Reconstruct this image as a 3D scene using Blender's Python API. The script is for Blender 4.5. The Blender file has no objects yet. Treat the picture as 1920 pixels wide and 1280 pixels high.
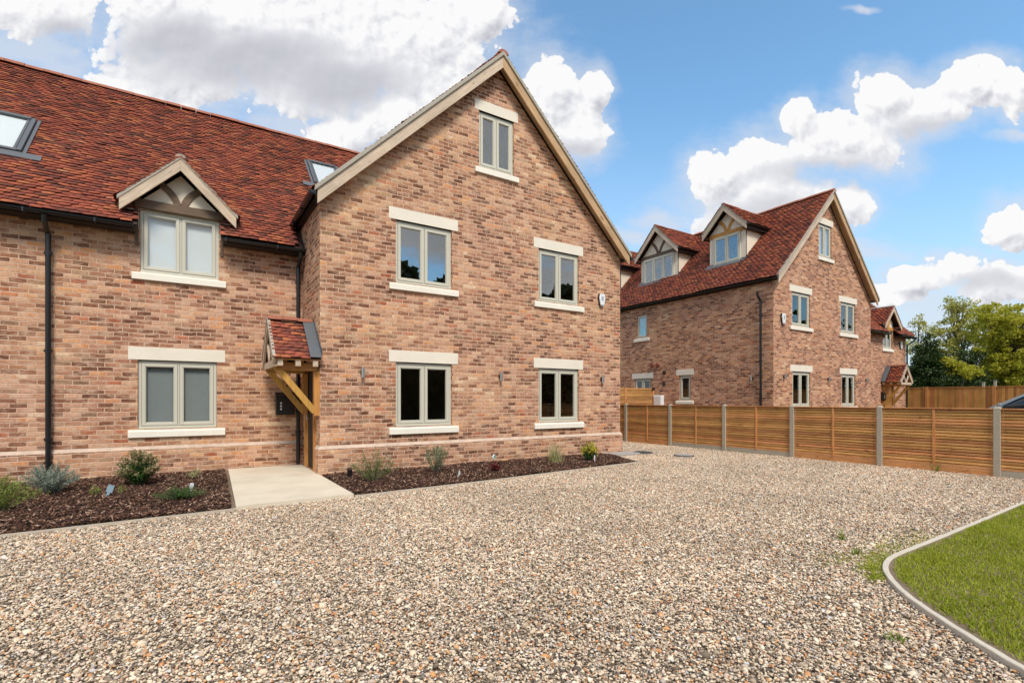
import bpy, math, random
import numpy as np
from mathutils import Vector, Matrix
R = math.radians
rng = np.random.default_rng(7)
random.seed(7)
scene = bpy.context.scene
COL = scene.collection

# ------------------------------------------------------------------ helpers
def wloc(o):
    v = Vector((0, 0, 0))
    while o is not None:
        v += o.location
        o = o.parent
    return v

def tag(o, label=None, cat=None, group=None, kind=None):
    if label: o['label'] = label
    if cat: o['category'] = cat
    if group: o['group'] = group
    if kind: o['kind'] = kind
    return o

def empty(name, loc, label, cat, group=None):
    o = bpy.data.objects.new(name, None)
    o.empty_display_size = .2
    o.location = loc
    COL.objects.link(o)
    return tag(o, label, cat, group)

def link(name, me, mat, parent=None, origin=None, bevel=0, smooth=False):
    o = bpy.data.objects.new(name, me)
    COL.objects.link(o)
    if mat is not None:
        for m in (mat if isinstance(mat, (list, tuple)) else [mat]):
            me.materials.append(m)
    if parent is not None:
        off = wloc(parent)
        me.transform(Matrix.Translation(-off))
        o.parent = parent
    elif origin is not None:
        me.transform(Matrix.Translation(-Vector(origin)))
        o.location = origin
    if smooth:
        me.shade_smooth()
    if bevel:
        b = o.modifiers.new('bevel', 'BEVEL')
        b.width = bevel; b.segments = 2; b.limit_method = 'ANGLE'
    return o

class MB:
    def __init__(s):
        s.v = []; s.f = []; s.mi = []
    def add(s, vs, fs, m=0):
        n = len(s.v)
        s.v += [tuple(float(c) for c in p) for p in vs]
        s.f += [tuple(i + n for i in f) for f in fs]
        s.mi += [m] * len(fs)
        return s
    def box(s, x0, x1, y0, y1, z0, z1, m=0):
        x0, x1 = min(x0, x1), max(x0, x1); y0, y1 = min(y0, y1), max(y0, y1)
        return s.add([(x0, y0, z0), (x1, y0, z0), (x1, y1, z0), (x0, y1, z0), (x0, y0, z1), (x1, y0, z1), (x1, y1, z1), (x0, y1, z1)],
                     [(0, 3, 2, 1), (4, 5, 6, 7), (0, 1, 5, 4), (1, 2, 6, 5), (2, 3, 7, 6), (3, 0, 4, 7)], m)
    def poly(s, pts, m=0):
        return s.add(pts, [tuple(range(len(pts)))], m)
    def prism(s, pts, d, m=0):
        # polygon pts (3d) extruded by vector d
        n = len(pts); d = Vector(d)
        q = [Vector(p) for p in pts]
        return s.add(q + [p + d for p in q], [tuple(range(n))[::-1], tuple(range(n, 2 * n))] + [(i, (i + 1) % n, n + (i + 1) % n, n + i) for i in range(n)], m)
    def bar(s, p, q, w, h, up=(0, 0, 1), m=0):
        p = Vector(p); q = Vector(q); d = (q - p).normalized(); up = Vector(up)
        a = d.cross(up).normalized(); b = a.cross(d).normalized()
        c = []
        for e in (p, q):
            for sa, sb in ((-1, -1), (1, -1), (1, 1), (-1, 1)):
                c.append(e + a * sa * w / 2 + b * sb * h / 2)
        return s.add(c, [(0, 1, 2, 3), (4, 7, 6, 5), (0, 4, 5, 1), (1, 5, 6, 2), (2, 6, 7, 3), (3, 7, 4, 0)], m)
    def tube(s, pts, r, n=10, r2=None, m=0, cap=True):
        pts = [Vector(p) for p in pts]; k = len(pts); base = len(s.v)
        for i, p in enumerate(pts):
            d = (pts[min(i + 1, k - 1)] - pts[max(i - 1, 0)]).normalized()
            a = d.orthogonal().normalized() if i == 0 else (a - d * a.dot(d)).normalized()
            b = d.cross(a)
            rr = r if r2 is None else r + (r2 - r) * i / max(k - 1, 1)
            for j in range(n):
                t = 2 * math.pi * j / n
                s.v.append(tuple(p + (a * math.cos(t) + b * math.sin(t)) * rr))
        for i in range(k - 1):
            for j in range(n):
                s.f.append((base + i * n + j, base + i * n + (j + 1) % n, base + (i + 1) * n + (j + 1) % n, base + (i + 1) * n + j)); s.mi.append(m)
        if cap:
            s.f.append(tuple(base + j for j in range(n))[::-1]); s.mi.append(m)
            s.f.append(tuple(base + (k - 1) * n + j for j in range(n))); s.mi.append(m)
        return s
    def build(s, name, mat, parent=None, origin=None, bevel=0, smooth=False):
        me = bpy.data.meshes.new(name)
        me.from_pydata(s.v, [], s.f)
        if any(s.mi):
            me.polygons.foreach_set('material_index', s.mi)
        me.update()
        return link(name, me, mat, parent, origin, bevel, smooth)

def np_mesh(name, V, F):
    """V (n,3) float, F (m,k) int -> mesh"""
    me = bpy.data.meshes.new(name)
    V = np.asarray(V, np.float32); F = np.asarray(F, np.int32)
    m, k = F.shape
    me.vertices.add(len(V)); me.vertices.foreach_set('co', V.ravel())
    me.loops.add(m * k); me.loops.foreach_set('vertex_index', F.ravel())
    me.polygons.add(m); me.polygons.foreach_set('loop_start', np.arange(0, m * k, k, dtype=np.int32))
    me.update(calc_edges=True); me.validate()
    return me

# ------------------------------------------------------------------ materials
class NT:
    """tiny node builder"""
    def __init__(s, tree):
        s.t = tree
    def n(s, typ, **kw):
        o = s.t.nodes.new(typ)
        for k, v in kw.items():
            setattr(o, k, v)
        return o
    def set(s, sock, v):
        if v is None: return
        if hasattr(v, 'is_linked') or hasattr(v, 'links'):
            s.t.links.new(v, sock)
        else:
            if hasattr(sock.default_value, '__len__'):
                v = tuple(v)
                if len(sock.default_value) == 4 and len(v) == 3: v = v + (1,)
            sock.default_value = v
    def m(s, op, a, b=None, c=None, clamp=False):
        o = s.n('ShaderNodeMath', operation=op, use_clamp=clamp)
        s.set(o.inputs[0], a); s.set(o.inputs[1], b); s.set(o.inputs[2], c)
        return o.outputs[0]
    def vm(s, op, a, b=None, sc=None):
        o = s.n('ShaderNodeVectorMath', operation=op)
        s.set(o.inputs[0], a)
        if b is not None: s.set(o.inputs[1], b)
        if sc is not None: s.set(o.inputs['Scale'], sc)
        return o.outputs['Value'] if op in ('DOT_PRODUCT', 'LENGTH', 'DISTANCE') else o.outputs[0]
    def sep(s, v):
        o = s.n('ShaderNodeSeparateXYZ'); s.set(o.inputs[0], v); return o.outputs
    def comb(s, x=0, y=0, z=0):
        o = s.n('ShaderNodeCombineXYZ'); s.set(o.inputs[0], x); s.set(o.inputs[1], y); s.set(o.inputs[2], z); return o.outputs[0]
    def noise(s, v=None, scale=5, detail=3, rough=.55, dist=0, dim='3D', out=0):
        o = s.n('ShaderNodeTexNoise', noise_dimensions=dim)
        if v is not None: s.set(o.inputs['Vector'], v)
        s.set(o.inputs['Scale'], scale); s.set(o.inputs['Detail'], detail); s.set(o.inputs['Roughness'], rough); s.set(o.inputs['Distortion'], dist)
        return o.outputs[out]
    def mix(s, f, a, b, mode='MIX'):
        o = s.n('ShaderNodeMix', data_type='RGBA', blend_type=mode)
        s.set(o.inputs[0], f); s.set(o.inputs[6], a); s.set(o.inputs[7], b)
        return o.outputs[2]
    def ramp(s, f, stops, mode='LINEAR'):
        o = s.n('ShaderNodeValToRGB'); o.color_ramp.interpolation = mode
        e = o.color_ramp.elements
        while len(e) > 1: e.remove(e[-1])
        e[0].position = stops[0][0]; e[0].color = tuple(stops[0][1]) + (1,)
        for p, c in stops[1:]:
            x = e.new(p); x.color = tuple(c) + (1,)
        s.set(o.inputs[0], f); return o.outputs[0]
    def mr(s, v, a, b, c=0, d=1, smooth=False):
        o = s.n('ShaderNodeMapRange', interpolation_type='SMOOTHSTEP' if smooth else 'LINEAR')
        s.set(o.inputs[0], v); s.set(o.inputs[1], a); s.set(o.inputs[2], b); s.set(o.inputs[3], c); s.set(o.inputs[4], d)
        return o.outputs[0]

def mat(name):
    m = bpy.data.materials.new(name); m.use_nodes = True
    t = NT(m.node_tree); b = m.node_tree.nodes['Principled BSDF']
    return m, t, b

def bump(t, b, h, strength=.5, dist=.01):
    o = t.n('ShaderNodeBump'); o.inputs['Strength'].default_value = strength; o.inputs['Distance'].default_value = dist
    t.set(o.inputs['Height'], h); t.t.links.new(o.outputs[0], b.inputs['Normal'])

def pos(t):
    return t.n('ShaderNodeNewGeometry').outputs['Position']
def objco(t):
    return t.n('ShaderNodeTexCoord').outputs['Object']
def island(t):
    return t.n('ShaderNodeNewGeometry').outputs['Random Per Island']

def simple(name, col, rough=.6, var=.12, scale=8, metal=0, bumpy=0, spec=.4):
    m, t, b = mat(name)
    p = objco(t)
    n = t.noise(p, scale, 4, .6)
    n2 = t.noise(p, scale * 9, 2, .6)
    k = t.m('ADD', t.m('MULTIPLY', t.m('SUBTRACT', n, .5), var * 2), t.m('ADD', 1, t.m('MULTIPLY', t.m('SUBTRACT', n2, .5), var)))
    c = t.vm('SCALE', tuple(col), sc=k)
    t.set(b.inputs['Base Color'], c)
    b.inputs['Roughness'].default_value = rough; b.inputs['Metallic'].default_value = metal
    b.inputs['Specular IOR Level'].default_value = spec
    if bumpy: bump(t, b, n2, bumpy, .003)
    return m

def wood(name, cols, axis=(1, 0, 0), rough=.65, islands=True, knots=True):
    """grain runs along axis"""
    m, t, b = mat(name)
    p = pos(t); ax = Vector(axis).normalized()
    d = t.vm('DOT_PRODUCT', p, tuple(ax))
    isl = island(t)
    q = t.vm('ADD', t.vm('SCALE', p, sc=38), t.vm('SCALE', tuple(ax), sc=t.m('MULTIPLY', d, -35.5)))
    q = t.vm('ADD', q, t.comb(t.m('MULTIPLY', isl, 91), t.m('MULTIPLY', isl, 37), 0))
    g = t.noise(q, 1, 5, .65, .6)
    c = t.ramp(g, [(.25, cols[0]), (.5, cols[1]), (.75, cols[2])])
    if islands:
        c = t.vm('SCALE', c, sc=t.mr(isl, 0, 1, .72, 1.28))
        hs = t.n('ShaderNodeHueSaturation'); t.set(hs.inputs['Color'], c); t.set(hs.inputs['Hue'], t.mr(t.m('FRACT', t.m('MULTIPLY', isl, 7.3)), 0, 1, .488, .512)); c = hs.outputs[0]
    if knots:
        w = t.noise(t.vm('ADD', t.vm('SCALE', p, sc=9), t.vm('SCALE', tuple(ax), sc=t.m('MULTIPLY', d, -5))), 1, 1, .4)
        c = t.mix(t.mr(w, .70, .78, 0, .6), c, tuple(x * .45 for x in cols[0]))
    c = t.vm('SCALE', c, sc=t.mr(t.noise(p, 1.7, 3), .3, .7, .85, 1.15))
    t.set(b.inputs['Base Color'], c)
    b.inputs['Roughness'].default_value = rough; b.inputs['Specular IOR Level'].default_value = .25
    bump(t, b, g, .35, .003)
    return m

def brick_mat(name, ch=.0803, bl=.228, tint=(1, 1, 1)):
    m, t, b = mat(name)
    g = t.n('ShaderNodeNewGeometry')
    p = g.outputs['Position']
    wob = t.noise(p, 3.2, 2, .5, out=1)
    pw = t.vm('ADD', p, t.vm('SCALE', t.vm('SUBTRACT', wob, (.5, .5, .5)), sc=.026))
    pw = t.vm('ADD', pw, t.vm('SCALE', t.vm('SUBTRACT', t.noise(p, 17, 2, .5, out=1), (.5, .5, .5)), sc=.016))
    px, py, pz = t.sep(pw)
    nx, ny, nz = t.sep(t.vm('ABSOLUTE', g.outputs['True Normal']))
    u = t.m('ADD', t.m('MULTIPLY', px, t.m('GREATER_THAN', ny, .5)), t.m('MULTIPLY', py, t.m('GREATER_THAN', nx, .5)))
    v = t.m('DIVIDE', pz, ch)
    row = t.m('FLOOR', v); fv = t.m('SUBTRACT', v, row)
    wr = t.n('ShaderNodeTexWhiteNoise', noise_dimensions='1D'); t.set(wr.inputs['W'], row)
    off = t.m('ADD', t.m('MULTIPLY', t.m('MODULO', t.m('ABSOLUTE', row), 2), .5), t.m('MULTIPLY', wr.outputs[0], .16))
    cu = t.m('ADD', t.m('DIVIDE', u, bl), off)
    col = t.m('FLOOR', cu); fu = t.m('SUBTRACT', cu, col)
    idv = t.comb(col, row, t.m('MULTIPLY', nx, 17))
    wn = t.n('ShaderNodeTexWhiteNoise', noise_dimensions='3D'); t.set(wn.inputs['Vector'], idv)
    r1 = wn.outputs[0]; r2, r3, r4 = t.sep(wn.outputs[1])
    # edge distance in metres
    du = t.m('MULTIPLY', t.m('MINIMUM', fu, t.m('SUBTRACT', 1, fu)), bl)
    dv = t.m('MULTIPLY', t.m('MINIMUM', fv, t.m('SUBTRACT', 1, fv)), ch)
    ed = t.m('MINIMUM', du, dv)
    fine = t.noise(p, 70, 3, .6); med = t.noise(p, 22, 3, .6)
    mask = t.mr(t.m('ADD', ed, t.m('MULTIPLY', t.m('SUBTRACT', med, .5), .017)), .0035, .0105, 0, 1, True)
    # brick colours: many pale pinkish, clusters of brown ones
    big = t.noise(p, .9, 4, .6); big2 = t.noise(p, .45, 2, .5)
    rr = t.m('ADD', r1, t.m('MULTIPLY', t.m('SUBTRACT', big, .5), 1.35), clamp=True)
    c = t.ramp(rr, [(0, (.150, .066, .045)), (.15, (.230, .106, .071)), (.31, (.315, .153, .105)), (.47, (.40, .208, .145)), (.61, (.47, .260, .186)),
                    (.75, (.53, .317, .236)), (.87, (.595, .388, .298)), (.94, (.56, .285, .17)), (1, (.68, .505, .40))])
    # the odd orange / red / grey brick
    c = t.mix(t.mr(r2, .93, .96, 0, .6), c, (.58, .235, .085))
    c = t.mix(t.mr(r3, .955, .975, 0, .6), c, (.45, .13, .07))
    c = t.mix(t.mr(r4, .95, .97, 0, .6), c, (.31, .215, .15))
    # warm / pink drift over the wall
    c = t.mix(t.mr(big2, .35, .65, 0, 1), t.mix(1, c, (1.04, 1.0, .94), 'MULTIPLY'), t.mix(1, c, (1.08, 1.06, .86), 'MULTIPLY'))
    # inside each brick: dark kiln marks, creases
    c = t.vm('SCALE', c, sc=t.mr(med, .25, .75, .68, 1.28))
    c = t.vm('SCALE', c, sc=t.mr(fine, .25, .75, .82, 1.18))
    # lime smear left by the pointing
    sx = t.comb(t.m('MULTIPLY', u, 5), 0, t.m('MULTIPLY', pz, 13))
    sm = t.noise(sx, 1, 4, .65)
    mort = t.mix(t.noise(p, 14, 2), (.545, .375, .275), (.72, .525, .40))
    c = t.mix(t.mr(sm, .44, .72, 0, .75, True), c, mort)
    c = t.mix(mask, mort, c)
    c = t.mix(1, c, tint, 'MULTIPLY')
    t.set(b.inputs['Base Color'], c)
    b.inputs['Roughness'].default_value = .9; b.inputs['Specular IOR Level'].default_value = .15
    h = t.m('ADD', t.m('MULTIPLY', mask, .7), t.m('ADD', t.m('MULTIPLY', med, .5), t.m('MULTIPLY', r2, .25)))
    bump(t, b, h, .75, .009)
    return m

def tile_mat(name, k=1.0):
    m, t, b = mat(name)
    r = island(t); p = pos(t)
    big = t.noise(p, .8, 3, .6)
    rr = t.m('ADD', r, t.m('MULTIPLY', t.m('SUBTRACT', big, .5), .28), clamp=True)
    c = t.ramp(rr, [(0, (.115, .044, .032)), (.14, (.155, .050, .036)), (.32, (.215, .060, .040)), (.5, (.255, .066, .042)), (.66, (.295, .075, .044)), (.80, (.335, .092, .048)),
                    (.92, (.39, .13, .058)), (.985, (.31, .078, .048)), (1, (.36, .14, .075))])
    n = t.noise(p, 26, 3, .6)
    c = t.vm('SCALE', c, sc=t.m('MULTIPLY', t.mr(n, .25, .75, .90, 1.55), k))
    # lichen and lime specks
    sp = t.noise(p, 48, 2, .5)
    c = t.mix(t.mr(sp, .69, .76, 0, .7), c, (.42, .33, .25))
    c = t.mix(t.mr(t.noise(p, 2.3, 4, .65), .55, .78, 0, .45), c, (.12, .085, .05))
    t.set(b.inputs['Base Color'], c)
    b.inputs['Roughness'].default_value = .8; b.inputs['Specular IOR Level'].default_value = .25
    bump(t, b, n, .4, .006)
    return m

def glass_mat(name, boost=.1):
    m = bpy.data.materials.new(name); m.use_nodes = True
    nt = m.node_tree; nt.nodes.clear(); t = NT(nt)
    g_ = t.n('ShaderNodeNewGeometry')
    cs = t.m('ABSOLUTE', t.vm('DOT_PRODUCT', g_.outputs['Normal'], g_.outputs['Incoming']))
    fac = t.m('ADD', boost, t.m('MULTIPLY', 1 - boost, t.m('POWER', t.m('SUBTRACT', 1, cs, clamp=True), 5)), clamp=True)
    gl = t.n('ShaderNodeBsdfGlossy'); gl.inputs['Roughness'].default_value = .0; gl.inputs['Color'].default_value = (.92, .96, 1, 1)
    tr = t.n('ShaderNodeBsdfTransparent'); tr.inputs['Color'].default_value = (.96, .98, .98, 1)
    mx = t.n('ShaderNodeMixShader')
    nt.links.new(fac, mx.inputs[0]); nt.links.new(tr.outputs[0], mx.inputs[1]); nt.links.new(gl.outputs[0], mx.inputs[2])
    o = t.n('ShaderNodeOutputMaterial'); nt.links.new(mx.outputs[0], o.inputs[0])
    return m

def leaf_mat(name, stops, trans=.25, rough=.55):
    m, t, b = mat(name)
    r = island(t); n = t.noise(pos(t), 1.1, 3, .6)
    f = t.m('ADD', t.m('MULTIPLY', r, .6), t.m('MULTIPLY', t.mr(n, .3, .7), .4))
    c = t.ramp(f, stops)
    t.set(b.inputs['Base Color'], c)
    b.inputs['Roughness'].default_value = rough; b.inputs['Specular IOR Level'].default_value = .3
    ts = t.n('ShaderNodeBsdfTranslucent'); t.set(ts.inputs['Color'], c)
    mx = t.n('ShaderNodeMixShader'); mx.inputs[0].default_value = trans
    out = m.node_tree.nodes['Material Output']
    t.t.links.new(b.outputs[0], mx.inputs[1]); t.t.links.new(ts.outputs[0], mx.inputs[2]); t.t.links.new(mx.outputs[0], out.inputs[0])
    return m

GRAVEL = [(0, (0.085, 0.069, 0.054)), (.09, (0.172, 0.132, 0.095)), (.19, (0.332, 0.253, 0.180)), (.31, (0.525, 0.406, 0.283)), (.43, (0.686, 0.536, 0.378)), (.55, (0.808, 0.649, 0.475)),
          (.68, (0.831, 0.735, 0.566)), (.77, (0.735, 0.530, 0.387)), (.84, (0.440, 0.389, 0.339)), (.89, (0.661, 0.343, 0.137)), (.955, (0.515, 0.224, 0.104)), (.975, (0.831, 0.792, 0.744)), (1, (0.366, 0.365, 0.373))]
def stone_mat():
    m, t, b = mat('pebbles')
    r = island(t)
    o = t.n('ShaderNodeObjectInfo').outputs['Random']
    f = t.m('FRACT', t.m('ADD', r, o))
    c = t.ramp(f, GRAVEL)
    n = t.noise(pos(t), 150, 3, .6)
    c = t.vm('SCALE', c, sc=t.mr(n, .25, .75, .80, 1.2))
    c = t.vm('SCALE', c, sc=t.mr(t.noise(pos(t), .6, 5, .65), .3, .7, .82, 1.14))
    t.set(b.inputs['Base Color'], c); b.inputs['Roughness'].default_value = .7; b.inputs['Specular IOR Level'].default_value = .3
    return m
def gravel_bed_mat():
    m, t, b = mat('gravel_bed')
    p = pos(t)
    vo = t.n('ShaderNodeTexVoronoi'); t.set(vo.inputs['Vector'], p); vo.inputs['Scale'].default_value = 60
    f = t.sep(vo.outputs['Color'])[0]
    c = t.vm('SCALE', t.ramp(f, GRAVEL), sc=.42)
    t.set(b.inputs['Base Color'], c); b.inputs['Roughness'].default_value = .85
    bump(t, b, t.m('SUBTRACT', 1, vo.outputs['Distance']), .8, .01)
    return m

M = {}
M['brick'] = brick_mat('brick_wall', tint=(1.02, .97, .915))
M['brick_far'] = brick_mat('brick_wall_far', tint=(.96, .87, .81))
M['cap'] = simple('plinth_cap_brick', (.57, .43, .335), .85, .4, 7, bumpy=.4)
M['stone'] = simple('cast_stone', (.80, .725, .605), .75, .11, 2.2, bumpy=.15)
M['sill'] = simple('cast_stone_sill', (.84, .78, .67), .7, .11, 2.2, bumpy=.15)
M['frame'] = simple('putty_window_frame', (.58, .55, .455), .4, .03, 2)
M['tile'] = tile_mat('clay_tiles')
M['tile2'] = tile_mat('clay_tiles_far', 1.08)
M['underlay'] = simple('roof_felt', (.05, .03, .025), .9)
M['ridge'] = simple('ridge_clay', (.34, .12, .07), .8, .3, 7, bumpy=.4)
M['ridge_grey'] = simple('weathered_ridge', (.36, .31, .25), .85, .25, 7, bumpy=.4)
M['mortar'] = simple('verge_mortar', (.40, .36, .295), .9, .18, 12, bumpy=.5)
M['black'] = simple('black_plastic', (.012, .012, .013), .3, .1, 4, spec=.5)
M['dark'] = simple('dark_soffit', (.03, .022, .018), .7)
M['lead'] = simple('lead_sheet', (.11, .118, .13), .5, .2, 5, bumpy=.2)
M['skyframe'] = simple('grey_aluminium', (.09, .096, .105), .45, .08, 5, spec=.5)
M['render'] = simple('cream_render', (.78, .675, .54), .9, .05, 3, bumpy=.2)
M['blind'] = simple('roller_blind', (.60, .62, .61), .8, .03, 2)
M['blind_grey'] = simple('grey_blind', (.27, .28, .275), .8, .03, 2)
M['blind_white'] = simple('white_blind', (.74, .74, .74), .7, .02, 2)
M['glass'] = glass_mat('window_glass', .17)
M['glass_dim'] = glass_mat('window_glass_clear', .055)
M['interior'] = simple('room_plaster', (.34, .28, .22), .9, .1)
M['concrete'] = simple('concrete_post', (.44, .385, .295), .9, .14, 7, bumpy=.5)
M['kerb'] = simple('concrete_kerb', (.58, .515, .42), .9, .14, 5, bumpy=.5)
M['paving'] = simple('sandstone_paving', (.60, .525, .40), .8, .07, 1.6, bumpy=.15)
M['slab'] = simple('grey_slab', (.36, .33, .30), .85, .12, 4, bumpy=.2)
M['edging'] = simple('pale_edging', (.50, .43, .34), .85, .15, 5, bumpy=.3)
M['steel'] = simple('brushed_steel', (.55, .54, .52), .35, .05, 5, metal=.9)
M['white'] = simple('white_plastic', (.78, .79, .80), .4, .03, 2)
M['grey'] = simple('grey_marking', (.42, .44, .47), .5, .03, 2)
M['terracotta'] = simple('terracotta_vent', (.24, .06, .035), .7, .15, 6)
M['iron'] = simple('cast_iron', (.085, .082, .08), .7, .2, 9, bumpy=.5)
sl = lambda d: Vector(d).normalized()
OAKG = [(.40, .295, .205), (.58, .45, .33), (.68, .545, .42)]     # silvering oak
OAKN = [(.37, .165, .042), (.55, .265, .07), (.65, .36, .115)]       # new golden oak
M['oakA'] = wood('barge_oak_rising', OAKG, (1, 0, .98), islands=False)
M['oakB'] = wood('barge_oak_falling', OAKG, (1, 0, -.98), islands=False)
M['oakBn'] = wood('barge_oak_golden', [(.34, .2, .10), (.52, .33, .18), (.6, .41, .25)], (1, 0, -.98), islands=False)
M['oakC'] = wood('barge_oak_side_rising', OAKG, (0, 1, .98), islands=False)
M['oakD'] = wood('barge_oak_side_falling', OAKG, (0, 1, -.98), islands=False)
M['oakX'] = wood('beam_oak_brown', [(.085, .055, .035), (.15, .10, .065), (.20, .14, .095)], (1, 0, 0), islands=False)
M['oakY'] = wood('beam_oak_golden', OAKN, (0, 1, 0), islands=False)
M['gold'] = wood('porch_oak', OAKN, (0, 0, 1), knots=False)
M['goldx'] = wood('porch_oak_beam', OAKN, (1, 0, 0), knots=False)
FEN = [(.40, .165, .045), (.62, .30, .105), (.74, .41, .17)]
M['slatY'] = wood('fence_slats', FEN, (0, 1, 0))
M['slatX'] = wood('side_fence_slats', [(.34, .16, .05), (.54, .28, .10), (.62, .35, .15)], (1, 0, 0))
M['slatZ'] = wood('fence_battens', FEN, (0, 0, 1))
M['boardZ'] = wood('closeboard', [(.33, .135, .035), (.46, .215, .065), (.55, .28, .10)], (0, 0, 1), knots=False)
M['grassblade'] = leaf_mat('grass', [(0, (.20, .245, .014)), (.4, (.32, .37, .026)), (.75, (.41, .44, .045)), (1, (.54, .50, .13))], .3)
M['soil'] = simple('bare_soil', (.20, .145, .095), .95, .3, 9, bumpy=.8)
M['mulch'] = None

# ------------------------------------------------------------------ roofs
def tile_block(O, U, V, L, S, clip=None, gauge=.102, tw=.168, seed=1):
    """rows of plain tiles on a slope; O eave corner, U along the eave, V up the slope"""
    O = np.array(O, float); U = np.array(U, float); V = np.array(V, float)
    W = np.cross(U, V)
    if W[2] < 0: W = -W
    rg = np.random.default_rng(seed)
    rows = int(S / gauge); cols = int(math.ceil(L / tw)) + 1
    jj, ii = np.meshgrid(np.arange(rows), np.arange(cols), indexing='ij')
    jj = jj.ravel(); ii = ii.ravel()
    u0 = (ii - .5 * (jj % 2)) * tw + rg.normal(0, .003, len(ii)); v0 = jj * gauge + rg.normal(0, .004, len(ii))
    u1 = np.minimum(u0 + tw * .985, L); u0 = np.maximum(u0, 0)
    ok = (u1 - u0) > .03
    if clip is not None:
        um = (u0 + u1) / 2
        P = O + um[:, None] * U + (v0 + .05)[:, None] * V
        ok &= ~clip(P)
    u0 = u0[ok]; u1 = u1[ok]; v0 = v0[ok]; n = len(u0)
    wav = .012 * np.sin(u0 * 1.3 + v0 * .7 + seed) + .008 * np.sin(u0 * 3.1 - v0 * 1.9)
    lift = .051 + rg.normal(0, .004, n) + wav
    top = .003 + wav
    v1 = v0 + .215
    v1 = np.minimum(v1, S + .02)
    th = .011
    tl = rg.normal(0, .003, n)
    def P(u, v, w):
        return O + u[:, None] * U + v[:, None] * V + w[:, None] * W
    pts = np.stack([P(u0, v0, lift - tl), P(u1, v0, lift + tl), P(u1, v1, top + tl), P(u0, v1, top - tl),
                    P(u0, v0, lift - tl - th), P(u1, v0, lift + tl - th), P(u1, v1, top + tl - th), P(u0, v1, top - tl - th)], 1).reshape(-1, 3)
    f = np.array([[0, 1, 2, 3], [4, 5, 1, 0], [5, 6, 2, 1], [7, 4, 0, 3]])
    F = (np.arange(n)[:, None, None] * 8 + f[None]).reshape(-1, 4)
    return pts, F

def join(blocks):
    Vs = []; Fs = []; k = 0
    for V_, F_ in blocks:
        Vs.append(V_); Fs.append(F_ + k); k += len(V_)
    return np.concatenate(Vs), np.concatenate(Fs)

def roof_obj(name, blocks, mt, parent):
    V_, F_ = join(blocks)
    return link(name, np_mesh(name, V_, F_), mt, parent)

def ridge_row(mb, p, q, r=.13, step=.33, drop=.05):
    """half-round ridge tiles from p to q"""
    p = Vector(p); q = Vector(q); d = (q - p); L = d.length; d.normalize()
    a = Vector((-d.y, d.x, 0)).normalized(); n = max(1, int(round(L / step))); st = L / n
    for i in range(n):
        s0 = p + d * (i * st); s1 = p + d * ((i + 1) * st - .008)
        rr = r * (1 + random.uniform(-.04, .04)); up = random.uniform(-.006, .006)
        pts = []
        for e in (s0, s1):
            for k in range(7):
                t = math.pi * (k / 6)
                pts.append(e + a * math.cos(t) * rr + Vector((0, 0, math.sin(t) * rr * .75 - drop + up)))
        m = 7
        mb.add(pts, [(k, k + 1, m + k + 1, m + k) for k in range(6)] + [tuple(range(7))[::-1], tuple(range(7, 14))])

# ------------------------------------------------------------------ walls & windows
def T_(axis, c, inn):
    """(along, depth inwards, z) -> world"""
    if axis == 'x': return lambda a, d, z: (a, c + d * inn, z)
    return lambda a, d, z: (c + d * inn, a, z)

def wall(mb, axis, c, inn, a0, a1, z0, top, holes=(), reveal=.13):
    """top: list of (a, z) breakpoints; holes: (a0,a1,z0,z1)"""
    P = T_(axis, c, inn)
    ta = [p[0] for p in top]; tz = [p[1] for p in top]
    zt = lambda a: float(np.interp(a, ta, tz))
    br = sorted(set([a0, a1] + [a for a in ta if a0 < a < a1] + [h[0] for h in holes] + [h[1] for h in holes]))
    for xa, xb in zip(br[:-1], br[1:]):
        xm = (xa + xb) / 2
        hs = sorted([h for h in holes if h[0] < xm < h[1]], key=lambda h: h[2])
        z = z0
        for h in hs:
            if h[2] > z: mb.poly([P(xa, 0, z), P(xb, 0, z), P(xb, 0, h[2]), P(xa, 0, h[2])])
            z = h[3]
        if min(zt(xa), zt(xb)) >= z - 1e-6 and max(zt(xa), zt(xb)) > z:
            mb.poly([P(xa, 0, z), P(xb, 0, z), P(xb, 0, zt(xb)), P(xa, 0, zt(xa))])
    for (h0, h1, k0, k1) in holes:
        r = reveal
        mb.poly([P(h0, 0, k0), P(h0, r, k0), P(h0, r, k1), P(h0, 0, k1)])
        mb.poly([P(h1, 0, k0), P(h1, r, k0), P(h1, r, k1), P(h1, 0, k1)])
        if k1 < zt((h0 + h1) / 2) - .01: mb.poly([P(h0, 0, k1), P(h0, r, k1), P(h1, r, k1), P(h1, 0, k1)])
        mb.poly([P(h0, 0, k0), P(h0, r, k0), P(h1, r, k0), P(h1, 0, k0)])

def pbox(mb, P, a0, a1, d0, d1, z0, z1):
    p = P(a0, d0, z0); q = P(a1, d1, z1)
    mb.box(p[0], q[0], p[1], q[1], p[2], q[2])

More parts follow.
